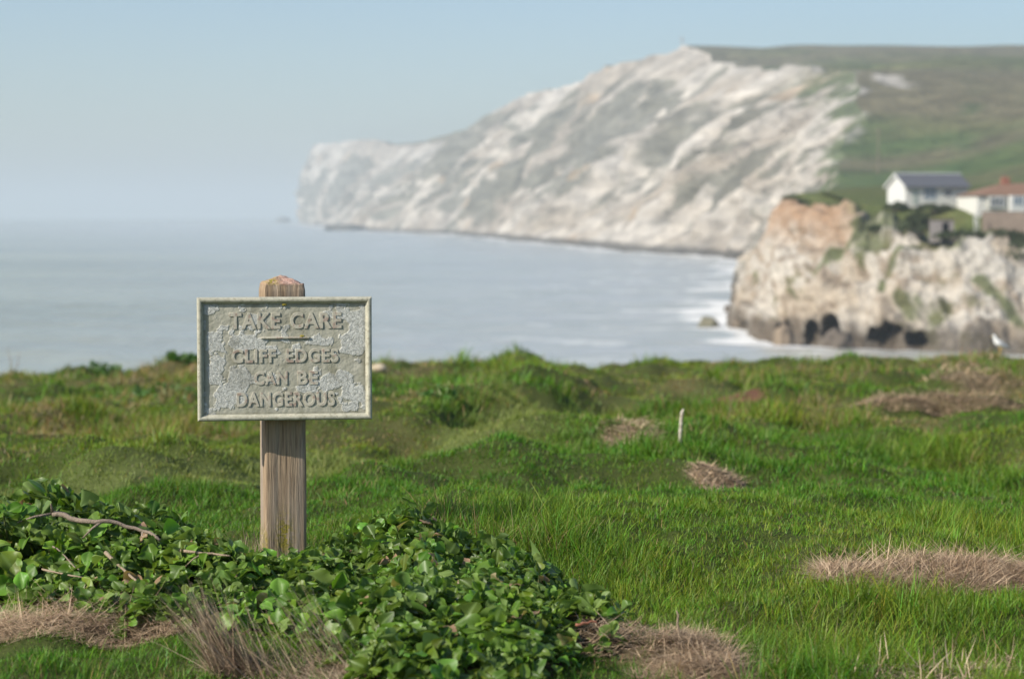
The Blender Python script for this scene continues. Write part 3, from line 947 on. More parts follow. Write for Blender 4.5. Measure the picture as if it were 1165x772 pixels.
def text_mesh(body, box, word=1.35, offx=.012):
    cu = bpy.data.curves.new('words', 'FONT'); cu.body = body; cu.size = 1.0
    cu.extrude = .12; cu.bevel_depth = .022; cu.bevel_resolution = 2; cu.offset = offx
    cu.space_word = word; cu.space_character = 1.12; cu.resolution_u = 6
    ob = bpy.data.objects.new('words', cu); COL.objects.link(ob)
    bpy.context.view_layer.update()
    me = bpy.data.meshes.new_from_object(ob.evaluated_get(bpy.context.evaluated_depsgraph_get()))
    bpy.data.objects.remove(ob); bpy.data.curves.remove(cu)
    co = np.zeros(len(me.vertices) * 3); me.vertices.foreach_get('co', co); co = co.reshape(-1, 3)
    lo, hi = co.min(0), co.max(0)
    x0, y0, x1, y1 = box                            # photo pixels
    mx = lambda p: (p - 324.5) / 197 * BW
    mz = lambda p: -(p - 407.2) / 140 * BH
    o = np.zeros_like(co)
    o[:, 0] = mx(x0) + (co[:, 0] - lo[0]) / (hi[0] - lo[0]) * (mx(x1) - mx(x0))
    o[:, 2] = mz(y1) + (co[:, 1] - lo[1]) / (hi[1] - lo[1]) * (mz(y0) - mz(y1))
    o[:, 1] = -.0125 - (co[:, 2] - lo[2]) / (hi[2] - lo[2]) * .0035
    me.vertices.foreach_set('co', o.ravel()); me.update()
    return me


for body, box in (('TAKE', (262, 354.6, 319.7, 373.2)), ('CARE', (330.6, 354.4, 389, 373.2)), ('CLIFF', (264.5, 396, 314.6, 411.8)), ('EDGES', (325.7, 396, 385.2, 411.8)),
                  ('CAN', (289.8, 421.4, 327.3, 437)), ('BE', (338.7, 421.4, 362, 437)), ('DANGEROUS', (270, 445, 381, 461.6))):
    me = text_mesh(body, box)
    me.name = 'lettering'; me.materials.clear(); me.materials.append(M_letter)
    o = bpy.data.objects.new('lettering', me); COL.objects.link(o); o.parent = panel
mb = MB()
xa, xb = (297.5 - 324.5) / 197 * BW, (352.5 - 324.5) / 197 * BW; zc = -(383.3 - 407.2) / 140 * BH
mb.box((xa, -.0185, zc - .0024), (xb, -.0125, zc + .0024), .0012)
bar = mb.build('divider_bar', M_letter, panel, True)
bm = bmesh.new(); bmesh.ops.create_icosphere(bm, subdivisions=3, radius=.006)
for v in bm.verts: v.co *= .7 + .7 * float(vn(v.co.x * 900 + 4, v.co.y * 900 + v.co.z * 500, 9)); v.co.x *= 1.2
me = bpy.data.meshes.new('lichen'); bm.to_mesh(me); bm.free(); me.materials.append(simple('yellow_lichen', (.30, .25, .05), .95, .1, .4, 300))
for (u_, v_, s_) in ((344, 381.5, .7), (349, 383, .45), (324, 345.5, .75)):
    o = bpy.data.objects.new('lichen', me); COL.objects.link(o); o.parent = panel
    o.location = ((u_ - 324.5) / 197 * BW, -.0165, -(v_ - 407.2) / 140 * BH); o.scale = (s_, s_ * .7, s_ * .7)

# ------------------------------------------------------------------ sea
rows = np.concatenate([np.geomspace(25, 900, 520)[:-1], np.geomspace(900, 42000, 170)])
cols = np.concatenate([np.linspace(-57, -16, 25)[:-1], np.linspace(-16, 20, 520)[:-1], np.linspace(20, 57, 25)])
R_, A_ = np.meshgrid(rows, np.radians(cols), indexing='ij')
Xs, Ys = R_ * np.tan(np.clip(A_, -1.0, 1.0)), R_
NEARB = [(403, 838, 345), (316, 834, 372), (276, 880, 390), (269, 920, 394), (265, 965, 396), (262, 985, 397), (256, 1060, 401), (250, 1165, 405), (242, 1300, 410), (225, 1600, 418)]
nearb = [(P(px, py, d)[0], d) for d, px, py in NEARB]
MAIN = np.array([  # distance, base x, top x, top z (above camera height)
    (300, 62, 66, -1.0), (330, 52, 58, .2), (380, 44, 56, 1.0), (450, 46, 60, 2.4), (560, 62, 80, 5.5), (650, 70, 97, 9.5), (740, 80, 112, 18), (800, 83, 122, 27), (900, 66, 139, 49), (1000, 47, 163, 65),
    (1250, 20, 161, 85), (1400, 0, 152, 98), (1550, -15, 137, 114), (1700, -35, 122, 130.5), (1850, -52, 88, 132), (2050, -105, 48, 125), (2250, -150, 16, 122),
    (2500, -192, 8, 118), (2900, -235, -73, 113), (3300, -282, -165, 117), (3600, -325, -244, 127), (4200, -402, -376, 138), (4440, -428, -408, 143), (4600, -428, -408, 143)])
mainb = [(b, d) for d, b, t, z in MAIN[3:-1]]
dn, sn = segdist(Xs, Ys, nearb)
dm, s_m = segdist(Xs, Ys, mainb)
ds = np.minimum(dn, dm * np.clip(300 / np.clip(Ys, 1, None), .15, 1))
swell = np.sin((Xs * .55 + Ys * .83) / 4.2 + 5 * fbm(Xs / 60, Ys / 60, 3, 3)) * (.5 + fbm(Xs / 35, Ys / 18, 6, 3))
amp = sstep(500, 200, ds + .25 * np.abs(Ys - 300)) * sstep(15, 60, Ys)
chop = (fbm(Xs / 6, Ys / 3.5, 4, 3) - .5)
Zs = (.30 * swell * (.3 + .7 * amp) + .55 * chop * sstep(1200, 200, Ys)) * sstep(3000, 300, Ys)
n1 = fbm(Xs / 14, Ys / 7, 12, 4); n2 = fbm(Xs / 4, Ys / 3, 15, 3)
foam = sstep(.0, .45, 1.05 - dn / 8.0 + (n1 - .5) * 2.6) * (.55 + .9 * n2)
foam = np.maximum(foam, sstep(.0, .5, 0.7 - dm / (9 + Ys * .007) + (n1 - .5) * 2.4) * (.4 + .8 * n2))
wcap = sstep(.62, .85, swell * .55 + .25 + (n2 - .5) * .9) * sstep(75, 15, np.minimum(dn, dm)) * sstep(.45, .6, fbm(Xs / 28, Ys / 22, 19, 3))
foam = np.clip(np.maximum(foam * .78, wcap * .3 * sstep(.35, .7, n2)), 0, 1) 
k = N('sea_water'); co = k.coord()
wn1 = k.noise(k.mapping(co, (.055, .16, .1)), 1, 6, .62)
wn2 = k.noise(k.mapping(co, (.9, 1.7, 1)), 1, 4, .6)
big = k.noise(k.mapping(co, (.0022, .008, .1)), 1, 4, .6)
water = k.mixc(k.ramp(big, [(.35, 0), (.65, 1)]), (.25, .265, .205), (.35, .37, .28))
fo = k.attr('foam').outputs['Fac']
sur = k.attr('murk').outputs['Fac']
water = k.mixc(sur, water, (.42, .425, .40))
b1 = k.bump(wn1, 1.0, .7)
b2 = k.n('ShaderNodeBump', Height=wn2, Strength=.6, Distance=.08, Normal=b1).outputs[0]
pw = k.bsdf(water, .22, .5, b2)
pf = k.bsdf((.80, .80, .78), .9, .2)
mx = k.n('ShaderNodeMixShader', Fac=fo); k.t.links.new(pw.outputs[0], mx.inputs[1]); k.t.links.new(pf.outputs[0], mx.inputs[2])
M_sea = k.done(mx)
murk = np.clip(sstep(120, 10, ds) * .8 * (.5 + n1), 0, 1)
seao = mesh_np('sea', np.stack([Xs, Ys, Zs], -1).reshape(-1, 3), [grid_faces(len(rows), len(cols))], M_sea, smooth=True, fattrs={'foam': foam.ravel(), 'murk': murk.ravel()})
tag(seao, kind='structure')

# ------------------------------------------------------------------ the long chalk headland
k = N('chalk_down'); co = k.coord()
ca = k.attr('albedo').outputs[0]
fine = k.noise(k.mapping(co, (.075, .05, .09)), 1, 7, .66)
c = k.mixc(.75, ca, k.mixc(1.0, ca, k.ramp(fine, [(.32, .42), (.68, 1.5)]), 'MULTIPLY'))
M_down = k.done(k.bsdf(c, .95, .1, k.bump(fine, 1.0, 8.0)))
sd = np.concatenate([np.linspace(300, 1200, 330)[:-1], np.linspace(1200, 2600, 330)[:-1], np.linspace(2600, 4600, 200)])
tb = np.interp(sd, MAIN[:, 0], MAIN[:, 1]); tt_ = np.interp(sd, MAIN[:, 0], MAIN[:, 2]); tz = np.interp(sd, MAIN[:, 0], MAIN[:, 3]) * .989 - 11 * sstep(2750, 2950, sd) * sstep(3600, 3300, sd)
ker = np.ones(13) / 13
sm_ = lambda a: np.convolve(np.pad(a, 6, mode='edge'), ker, 'valid')
tb, tt_, tz = sm_(tb), sm_(tt_), sm_(tz)
tb = tb + 9 * (fbm(sd / 60, sd * 0, 3, 3) - .5) * sstep(330, 700, sd)
edge_n = (ridged(sd / 130, sd * 0, 8, 4) - .5) * 26 * sstep(500, 1100, sd) * sstep(4600, 3900, sd)
tt_ = tt_ + edge_n
tz = tz + (sstep(.42, .58, vn(sd / 75, sd * 0, 88)) - .5) * 5 * sstep(900, 1300, sd) * sstep(2900, 2400, sd) + (fbm(sd / 30, sd * 0, 89, 2) - .5) * 3 * sstep(900, 1300, sd)
NT = 130; NI = 60
tcl = np.linspace(0, 1, NT)
D2, T2 = np.meshgrid(sd, tcl, indexing='ij')
run = (tt_ - tb)[:, None]; hgt = (tz + CZ)[:, None]
# profile: scree slope below, steeper chalk wall at the top
wall_t = np.clip(.62 + .28 * (fbm(sd / 90, sd * 0 + 2, 33, 3) - .5), .4, .85)[:, None]
prof_z = np.where(T2 < .06, T2 / .06 * .09, .09 + (T2 - .06) / .94 * .91)
steep = .55 * prof_z + .45 * (T2 ** 1.6)
Q2 = 21 * np.log(D2 / 1500) + 1.1 * (fbm(D2 / 120, T2 * 3, 60, 3) - .5)
warp = Q2 * .85 + 1.6 * fbm(Q2 * .35, T2 * 2, 61, 3)
gul = ridged(warp, T2 * .8, 64, 3)
gul2 = ridged(Q2 * 2.9 + .8 * T2, T2 * 1.4, 67, 4)
env = np.sin(np.pi * np.clip(T2 * 1.02, 0, 1)) ** .6
scale = np.clip(hgt / 110, .05, 1)
Xc = tb[:, None] + run * (.12 * T2 ** .5 * 0 + T2) 
Zc = hgt * steep
Xc = Xc + (-(gul - .5) * 46 - (gul2 - .5) * 30) * env * scale
Zc = Zc + ((gul - .5) * 12 + (gul2 - .5) * 10) * env * scale
Zc = np.where(T2 <= 0, -2.0, Zc)
Xc = Xc + 11 * (fbm(D2 / 11, T2 * 12, 70, 4) - .5) * scale * env
Yc = D2 + 10 * (fbm(D2 / 25, T2 * 4, 77, 3) - .5) * env * scale
# chalk colours
chalk = np.array([.52, .48, .42]); chalk2 = np.array([.33, .285, .23]); veg = np.array([.105, .108, .082]); dark = np.array([.12, .115, .085])
ns = fbm(Q2 * 1.9 + .8 * fbm(Q2 * .6, T2 * 3, 5, 3), T2 * 2.8, 91, 4)
ns2 = fbm(Q2 * 5.0, T2 * 8, 93, 4)
patch = fbm(D2 / 210, T2 * 1.3, 95, 3)
vm = sstep(.555, .625, .46 * ns + .46 * ns2 + .23 * patch - .02 + .10 * np.exp(-((T2 - .5) / .28) ** 2) - .18 * sstep(.82, .95, T2) - .06 * sstep(.2, .05, T2) - .10 * (gul - .5))
cc = mix(chalk, chalk2, (sstep(.36, .66, .5 * fbm(D2 / 120, T2 * 2, 97, 3) + .5 * fbm(Q2 * 2.4, T2 * 7, 98, 4)) * .9)[..., None])
cc = mix(cc, veg * (.75 + .6 * ns2[..., None]), (vm * .74)[..., None])
cc = mix(cc, np.array([.40, .29, .18]), (.6 * sstep(.76, .82, fbm(D2 / 70, T2 * 5, 99, 3)))[..., None])
near_g = (sstep(800, 560, D2) * .0)
tide = sstep(.045, .02, T2 * (hgt / 110) * 1.0)
rill = sstep(.80, .93, ridged(Q2 * 3.3 + .5 * ns2, T2 * 1.3, 111, 3)) * sstep(.03, .15, T2)
cc = mix(cc, np.array([.19, .185, .155]), (rill * .55)[..., None])
turf = sstep(.45, .62, (T2 - .90) * 2.6 + fbm(Q2 * 3.4, T2 * 9, 104, 4)) * sstep(1250, 1000, D2) * sstep(.72, .84, T2)
cc = mix(cc, np.array([.095, .125, .05]), (turf * .92)[..., None])
cc = mix(cc, np.array([.065, .062, .055]), (tide * .85)[..., None])
# inland
ti = np.linspace(0, 1, NI + 1)[1:]
D3, T3 = np.meshgrid(sd, ti, indexing='ij')
inx = 900 * T3 ** 1.8
Xi = tt_[:, None] + inx
Hh = np.where(D3 < 1800, 3 + (D3 - 330) * .0925, 139 - (D3 - 1800) * .018)
Hh = np.minimum(Hh, 139)
Hh = np.where(D3 > 2500, np.minimum(Hh, tz[:, None] + 21 * sstep(0, 30, inx) * sstep(2650, 2950, D3) * sstep(3700, 3300, D3) - .12 * np.clip(inx - 70, 0, None)), Hh)
Zi = mix(np.broadcast_to(tz[:, None], Hh.shape), Hh, np.where(D3 > 2500, sstep(0, 25, inx), sstep(0, 130, inx))) + (fbm(Xi / 130, D3 / 130, 7, 3) - .5) * 7 * sstep(10, 90, inx) * sstep(380, 800, D3)
Zi = Zi - .03 * np.clip(D3 - 2600, 0, None) * sstep(100, 500, inx) + CZ
Yi = D3 + 0 * T3
gn = fbm(Xi / 60, D3 / 90, 11, 4); gn2 = fbm(Xi / 160 + 3, D3 / 200, 13, 3)
green = np.array([.085, .125, .040]); brown = np.array([.165, .14, .085]); olive = np.array([.125, .13, .055])
gc = mix(green, olive, sstep(.35, .65, gn)[..., None])
gc = mix(gc, brown, (sstep(.45, .62, gn2 + .22 * sstep(800, 1500, D3) - .12 * sstep(800, 450, D3)) * .85)[..., None])
hx_, hy_ = proj(Xi, Yi, Zi)
trk = np.exp(-((hx_ - (1085 + 22 * np.sin((hy_ - 60) / 48.0) - .10 * (hy_ - 120))) / 5.0) ** 2) * sstep(215, 185, hy_) * sstep(80, 110, hy_)
gc = mix(gc, np.array([.05, .10, .03]), (trk * .7)[..., None])
ex = sstep(.0, .25, 1 - np.hypot((hx_ - 1018) / 22, (hy_ - 91 - .06 * (hx_ - 1018)) / 6.5) + (fbm(hx_ / 9, hy_ / 4, 3, 3) - .5) * 2.2)
gc = mix(gc, chalk, (ex * .85)[..., None])
fing = sstep(.52, .66, fbm(D3 / 28, inx / 10, 107, 3) + .16 - inx / 22) * (D3 < 1500) * sstep(700, 900, D3)
gc = mix(gc, chalk * .85, (fing * .9)[..., None])
frng = sstep(26, 4, inx + 22 * (gn - .5)) * sstep(500, 760, D3) * (D3 < 1450)
Xa = np.concatenate([Xc, Xi], 1); Ya = np.concatenate([Yc, Yi], 1); Za = np.concatenate([Zc, Zi], 1); Ca = np.concatenate([cc, gc], 1)
hill = mesh_np('hill', np.stack([Xa, Ya, Za], -1).reshape(-1, 3), [grid_faces(len(sd), NT + NI)[:, ::-1]], M_down, smooth=True, cattrs={'albedo': Ca.reshape(-1, 3)})
tag(hill, kind='structure')

# ------------------------------------------------------------------ the near headland under the houses
KEY = [  # columns: base, mid, upper, rim, back  (px, py, distance)
    [(838, 345, 403), (860, 305, 405), (882, 265, 405), (890, 243, 405), (915, 232, 420)],
    [(834, 372, 316), (858, 322, 322), (879, 272, 330), (894, 240, 335), (925, 232, 350)],
    [(853, 383, 292), (870, 325, 300), (889, 270, 308), (896, 236, 313), (930, 231, 338)],
    [(880, 390, 276), (888, 330, 285), (900, 268, 293), (912, 234, 297), (940, 230, 325)],
    [(920, 394, 269), (925, 330, 276), (935, 270, 283), (943, 233, 287), (955, 230, 315)],
    [(962, 396, 265), (964, 335, 271), (968, 272, 277), (970, 234, 281), (974, 230, 308)],
    [(985, 397, 262), (985, 335, 269), (985, 272, 275), (984, 250, 282), (986, 234, 292)],
    [(1020, 399, 259), (1020, 336, 266), (1020, 268, 272), (1020, 254, 281), (1020, 236, 287)],
    [(1060, 401, 256), (1060, 340, 263), (1060, 274, 269), (1060, 259, 279), (1060, 238, 284)],
    [(1110, 403, 253), (1110, 342, 260), (1110, 274, 266), (1110, 264, 274), (1110, 243, 278)],
    [(1165, 405, 250), (1165, 345, 257), (1165, 296, 262), (1165, 268, 270), (1165, 244, 275)],
    [(1300, 410, 242), (1300, 345, 250), (1300, 300, 256), (1300, 268, 262), (1300, 244, 268)],
    [(1600, 418, 225), (1600, 350, 233), (1600, 300, 240), (1600, 268, 246), (1600, 244, 252)]]
K3 = np.array([[P(*q) for q in c] for c in KEY])                 # (C,5,3)
low = K3[:, :1].copy(); low[:, :, 2] = -2.5
K3[:, 0, 2] = 0.0
pl = K3[:, -1:].copy(); pl[:, :, 1] += 16; pl[:, :, 0] += 1.0; pl[:, :, 2] = CZ + 1.9
pl2 = pl.copy(); pl2[:, :, 1] += 30; pl2[:, :, 2] = CZ + 3.6
pl3 = pl.copy(); pl3[:, :, 1] += 130; pl3[:, :, 0] += 25; pl3[:, :, 2] = CZ + 6
K3 = np.concatenate([low, K3, pl, pl2, pl3], 1)                  # rows: low base mid upper rim back plateau plateau2 plateau3
ci = np.linspace(0, len(KEY) - 1, 460)
ri = np.concatenate([np.linspace(0, 1, 6)[:-1], np.linspace(1, 2, 50)[:-1], np.linspace(2, 3, 50)[:-1], np.linspace(3, 4, 26)[:-1], np.linspace(4, 5, 26)[:-1], np.linspace(5, 6, 16)[:-1], np.linspace(6, 7, 14)[:-1], np.linspace(7, 8, 14)])


def lerp_axis(A, t):
    i = np.clip(np.floor(t).astype(int), 0, len(A) - 2); f = (t - i).reshape(-1, *([1] * (A.ndim - 1)))
    return A[i] * (1 - f) + A[i + 1] * f


G = lerp_axis(K3, ci)
G = np.swapaxes(lerp_axis(np.swapaxes(G, 0, 1), ri), 0, 1)       # (460, nr, 3)
for _ in range(5):                                               # soften the key polygon
    Gp = G.copy(); G[1:-1] = (Gp[:-2] + 2 * Gp[1:-1] + Gp[2:]) / 4
du = np.gradient(G, axis=0); dv = np.gradient(G, axis=1)
nrm = np.cross(du, dv); nrm /= np.linalg.norm(nrm, axis=2)[..., None] + 1e-9
if nrm[230, 60, 1] > 0: nrm = -nrm
arc = np.concatenate([[0], np.cumsum(np.linalg.norm(np.diff(G[:, 30], axis=0), axis=1))])[:, None]
zz = G[..., 2]
rr = np.broadcast_to(ri[None], zz.shape)
face = sstep(.6, 1.15, rr) * sstep(4.35, 3.8, rr)
disp = (ridged(arc / 9 + .25 * vn(arc / 5, zz / 5, 4), zz / 16, 5, 4) - .55) * 3.4 + (fbm(arc / 3.2, zz / 3.0, 9, 4) - .5) * 1.9 + (fbm(arc / 1.1, zz / .8, 10, 3) - .5) * .9 + (ridged(arc / 3.0, zz / 7, 13, 3) - .5) * 1.5 + (sstep(.4, .6, vn(zz / 2.2 + .4 * vn(arc / 6, zz / 3, 3), arc / 14, 18)) - .5) * .9
disp = disp * face + .5 * (fbm(G[..., 0] / 3, G[..., 1] / 3, 19, 3) - .5) * sstep(3.9, 4.3, rr) * sstep(6.5, 5.5, rr)
hx_, hy_ = proj(G[..., 0], G[..., 1], zz)
cave_shade = np.zeros_like(zz)  # sea caves, plus a hollow standing in for shaded rock on the left shoulder
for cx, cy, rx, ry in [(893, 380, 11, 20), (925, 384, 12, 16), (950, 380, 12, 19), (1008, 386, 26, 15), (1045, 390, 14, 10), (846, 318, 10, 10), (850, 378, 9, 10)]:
    cave_shade = np.maximum(cave_shade, sstep(1.0, .55, np.hypot((hx_ - cx) / rx, (hy_ - cy) / ry) + .35 * (fbm(hx_ / 9, hy_ / 9, 6, 2) - .5)))
G2 = G + nrm * disp[..., None]
G2 = G2 + np.array([.3, 1.0, 0.])[None, None] * (4.5 * cave_shade * (rr > .95))[..., None]
tan1 = np.array([.36, .305, .235]); tan2 = np.array([.23, .18, .13]); wht = np.array([.42, .385, .33]); orange = np.array([.32, .205, .125]); grn = np.array([.07, .10, .03]); wet = np.array([.075, .06, .045])
na = fbm(arc / 7, zz / 4.5, 25, 4); nb_ = fbm(arc / 2.2, zz / 1.6, 28, 4)
cl = mix(tan1, wht, sstep(.35, .62, na)[..., None]); cl = mix(cl, tan2, (sstep(.5, .66, nb_) * .8)[..., None]); cl = mix(cl, tan2 * .6, (sstep(.80, .90, ridged(arc / 4.5 + .5 * nb_, zz / 9, 21, 3)) * .6)[..., None])
left_ = sstep(985, 960, hx_)
cl = mix(cl, orange, (left_ * sstep(300, 246, hy_ + 30 * (na - .5)) * .8)[..., None])
cl = mix(cl, np.array([.34, .33, .30]), (sstep(1080, 1120, hx_) * .5 * sstep(.4, .6, na))[..., None])
vg = sstep(.59, .70, .5 * fbm(arc / 5 + zz / 5, (zz - arc * .4) / 5, 35, 4) + .35 * nb_ + .12 + .10 * sstep(310, 270, hy_) * (1 - left_) - .06 * left_)
vg = np.maximum(vg, sstep(.55, .70, na * .5 + nb_ * .5 + .16) * sstep(3.0, 3.3, rr) * (1 - left_))
for (xa, ya, xb, yb, w_) in [(985, 262, 930, 315, 5), (1062, 262, 1012, 315, 5), (1012, 315, 1008, 340, 3), (1115, 325, 1140, 345, 8), (1140, 345, 1165, 370, 8), (975, 262, 1000, 270, 4)]:
    L2 = (xb - xa) ** 2 + (yb - ya) ** 2; t = np.clip(((hx_ - xa) * (xb - xa) + (hy_ - ya) * (yb - ya)) / L2, 0, 1)
    dd = np.hypot(hx_ - xa - t * (xb - xa), hy_ - ya - t * (yb - ya))
    vg = np.maximum(vg, sstep(w_ * 1.2, w_ * .4, dd + 9 * (nb_ - .5)))
cl = mix(cl, mix(grn, np.array([.10, .10, .045]), nb_[..., None]), (vg * .85)[..., None])
terr = sstep(3.55, 3.85, rr + .5 * (nb_ - .5)) * (1 - left_) + left_ * sstep(4.02, 4.2, rr)
cl = mix(cl, mix(grn, np.array([.115, .115, .045]), fbm(G[..., 0] / 4, G[..., 1] / 5, 45, 3)[..., None]), terr[..., None])
cl = mix(cl, wet, (sstep(3.2, 1.2, zz + 3.5 * (na - .5)) * .8)[..., None])
cl = mix(cl, wet * .8, (cave_shade * .6)[..., None])  # wet cave rock, with the shade of the hollows painted into the colour
k = N('cliff_rock'); co = k.coord()
ca = k.attr('albedo').outputs[0]
fine = k.noise(k.mapping(co, (.7, .7, 1.0)), 1, 7, .62)
c = k.mixc(.45, ca, k.mixc(1.0, ca, k.ramp(fine, [(.3, .4), (.7, 1.6)]), 'MULTIPLY'))
M_cliff = k.done(k.bsdf(c, .95, .1, k.bump(fine, .8, .7)))
Fc = grid_faces(G2.shape[0], G2.shape[1])
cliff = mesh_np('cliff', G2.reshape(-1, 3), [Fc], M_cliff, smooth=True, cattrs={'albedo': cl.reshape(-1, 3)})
tag(cliff, kind='structure')


# ------------------------------------------------------------------ rocks in the water
def rock(px, d, w, h, label, tone=(.10, .085, .065), seed=0, dep=None, group='rocks at the foot of the cliffs'):
    bm = bmesh.new(); bmesh.ops.create_icosphere(bm, subdivisions=4, radius=1.0)
    for v in bm.verts:
        n_ = float(fbm(v.co.x * 1.7 + seed * 3.1, v.co.y * 1.7 + v.co.z * 1.3, 200 + seed, 4))
        f = .6 + .8 * n_
        v.co = Vector((v.co.x * w / 2 * f, v.co.y * (dep or w) / 2 * f, v.co.z * h * f))
    me = bpy.data.meshes.new('rock'); bm.to_mesh(me); bm.free()
    for p_ in me.polygons: p_.use_smooth = True
    me.materials.append(simple('wet_rock', tone, .8, .3, .5, .8, .8))
    o = bpy.data.objects.new('rock', me); COL.objects.link(o)
    o.location = ((px - 582.5) / F * d, d, .1 * h)
    tag(o, label, 'rock', group)


rock(323, 4900, 30, 11, 'tiny lone dark rock in the sea off the far tip of the headland', (.12, .12, .11), 1)
rock(403, 2330, 60, 5, 'long low dark ledge at the foot of the far headland', (.09, .085, .07), 2, 120)
rock(893, 268, 2.6, 2.2, 'rounded brown boulder standing in the surf below the orange cliff', (.22, .17, .12), 3)
rock(806, 318, 3.2, 1.0, 'small flat rock awash in the surf left of the near cliff', (.16, .15, .10), 4)
rock(848, 308, 3.6, 2.6, 'added dark rock standing in for the shaded left foot of the near cliff', (.14, .11, .08), 5)  # added boulder; its dark tone stands in for cliff rock in shade
rock(955, 259, 3.5, 2.2, 'low wet rock in the surf in front of the sea caves', (.11, .09, .07), 6)


# ------------------------------------------------------------------ the houses
M_white = simple('white_boards', (.62, .62, .59), .6, .3, .06, 3)
M_cream = simple('cream_render', (.60, .59, .54), .8, .2, .08, 2)
M_slate = simple('grey_roof_felt', (.095, .10, .115), .8, .3, .2, 3)
M_tile = simple('orange_roof_tiles', (.215, .13, .088), .85, .2, .35, 2.2)
M_brick = simple('red_brick', (.28, .12, .08), .9, .2, .3, 5)
M_glassd = simple('dark_window', (.06, .075, .09), .12, .6, .2, 1)
M_glassb = simple('blue_window', (.12, .17, .22), .12, .6, .2, 1)
M_wframe = simple('white_window_frame', (.75, .75, .73), .5, .4, .05, 3)
M_stonew = simple('brown_stone_wall', (.20, .16, .13), .95, .1, .35, 1.2, .5)
M_rail = simple('grey_rail', (.45, .45, .43), .5, .4, .1, 3)


def window(parent, x, z, w, h, y, mat, bars=2, name='window', frame=.09):
    """frame with mullions standing proud of the wall (facing -y), pane behind"""
    f = MB()
    f.box((x, y - .06, z), (x + frame, y - .003, z + h)); f.box((x + w - frame, y - .06, z), (x + w, y - .003, z + h))
    f.box((x + frame, y - .06, z), (x + w - frame, y - .003, z + frame)); f.box((x + frame, y - .06, z + h - frame), (x + w - frame, y - .003, z + h))
    for i in range(1, bars + 1):
        xx_ = x + w * i / (bars + 1)
        f.box((xx_ - .04, y - .055, z + frame), (xx_ + .04, y - .003, z + h - frame))
    fo_ = f.build(name, M_wframe, parent)
    p_ = MB().box((x + frame * .5, y - .03, z + frame * .5), (x + w - frame * .5, y - .004, z + h - frame * .5))
    p_.build('pane', mat, fo_)
    return fo_


d = 288.0
hx0 = P(1030.5, 232.6, d - 2.0)
r1 = empty('bungalow', hx0, math.radians(11))
tag(r1, 'white gabled bungalow with a grey felt roof on the headland', 'house')
L_, Wd, ev, rg = 8.6, 6.6, 2.45, 3.90                # local x along the front, y to the back
MB().prism([(0, -1.5), (L_, -1.5), (L_, ev), (0, ev)], 0, Wd).build('wall', M_cream, r1)
mb = MB()
mb.poly([(-.06, 0, -1.5), (-.06, Wd, -1.5), (-.06, Wd, ev), (-.06, Wd / 2, rg - .12), (-.06, 0, ev), (.0, 0, -1.5), (.0, Wd, -1.5), (.0, Wd, ev), (.0, Wd / 2, rg - .12), (.0, 0, ev)],
        [(0, 1, 2, 3, 4), (9, 8, 7, 6, 5), (0, 5, 6, 1), (1, 6, 7, 2), (2, 7, 8, 3), (3, 8, 9, 4), (4, 9, 5, 0)])
mb.build('gable', M_white, r1)
rf = MB()
ov, th = .55, .14
for s_ in (0, 1):
    y_e = -ov if s_ == 0 else Wd + ov
    z_e = ev - ov * (rg - ev) / (Wd / 2)
    rf.poly([(-.35, y_e, z_e), (L_ + .35, y_e, z_e), (L_ + .35, Wd / 2, rg), (-.35, Wd / 2, rg), (-.35, y_e, z_e + th), (L_ + .35, y_e, z_e + th), (L_ + .35, Wd / 2, rg + th), (-.35, Wd / 2, rg + th)],
            [(0, 1, 2, 3), (4, 5, 6, 7), (0, 1, 5, 4), (1, 2, 6, 5), (3, 0, 4, 7)])
roof = rf.build('roof', M_slate, r1)
MB().box((-.4, Wd / 2 - .22, rg + th - .02), (L_ + .45, Wd / 2 + .22, rg + th + .16), .05).build('ridge_cap', simple('pale_ridge', (.55, .56, .57), .6, .3, .1, 3), roof)
mb = MB()
for s_ in (0, 1):
    y_e = -ov if s_ == 0 else Wd + ov; z_e = ev - ov * (rg - ev) / (Wd / 2)
    mb.poly([(-.42, y_e, z_e - .08), (-.42, Wd / 2, rg - .08), (-.42, Wd / 2, rg + .2), (-.42, y_e, z_e + .2), (-.36, y_e, z_e - .08), (-.36, Wd / 2, rg - .08), (-.36, Wd / 2, rg + .2), (-.36, y_e, z_e + .2)],
            [(0, 1, 2, 3), (4, 5, 6, 7), (0, 1, 5, 4), (1, 2, 6, 5), (2, 3, 7, 6), (3, 0, 4, 7)])
mb.build('bargeboard', M_white, r1)
window(r1, 2.4, .55, 1.9, 1.75, 0, M_glassb, 2)
window(r1, 5.2, .95, 1.25, 1.1, 0, M_glassd, 2)
dr_ = MB().box((.9, -.06, .05), (1.75, -.004, 2.05), .01).build('door', simple('grey_green_door', (.36, .40, .36), .5, .3, .1, 3), r1)
MB().box((1.6, -.11, 1.0), (1.67, -.061, 1.1), .01).build('handle', M_rail, dr_)

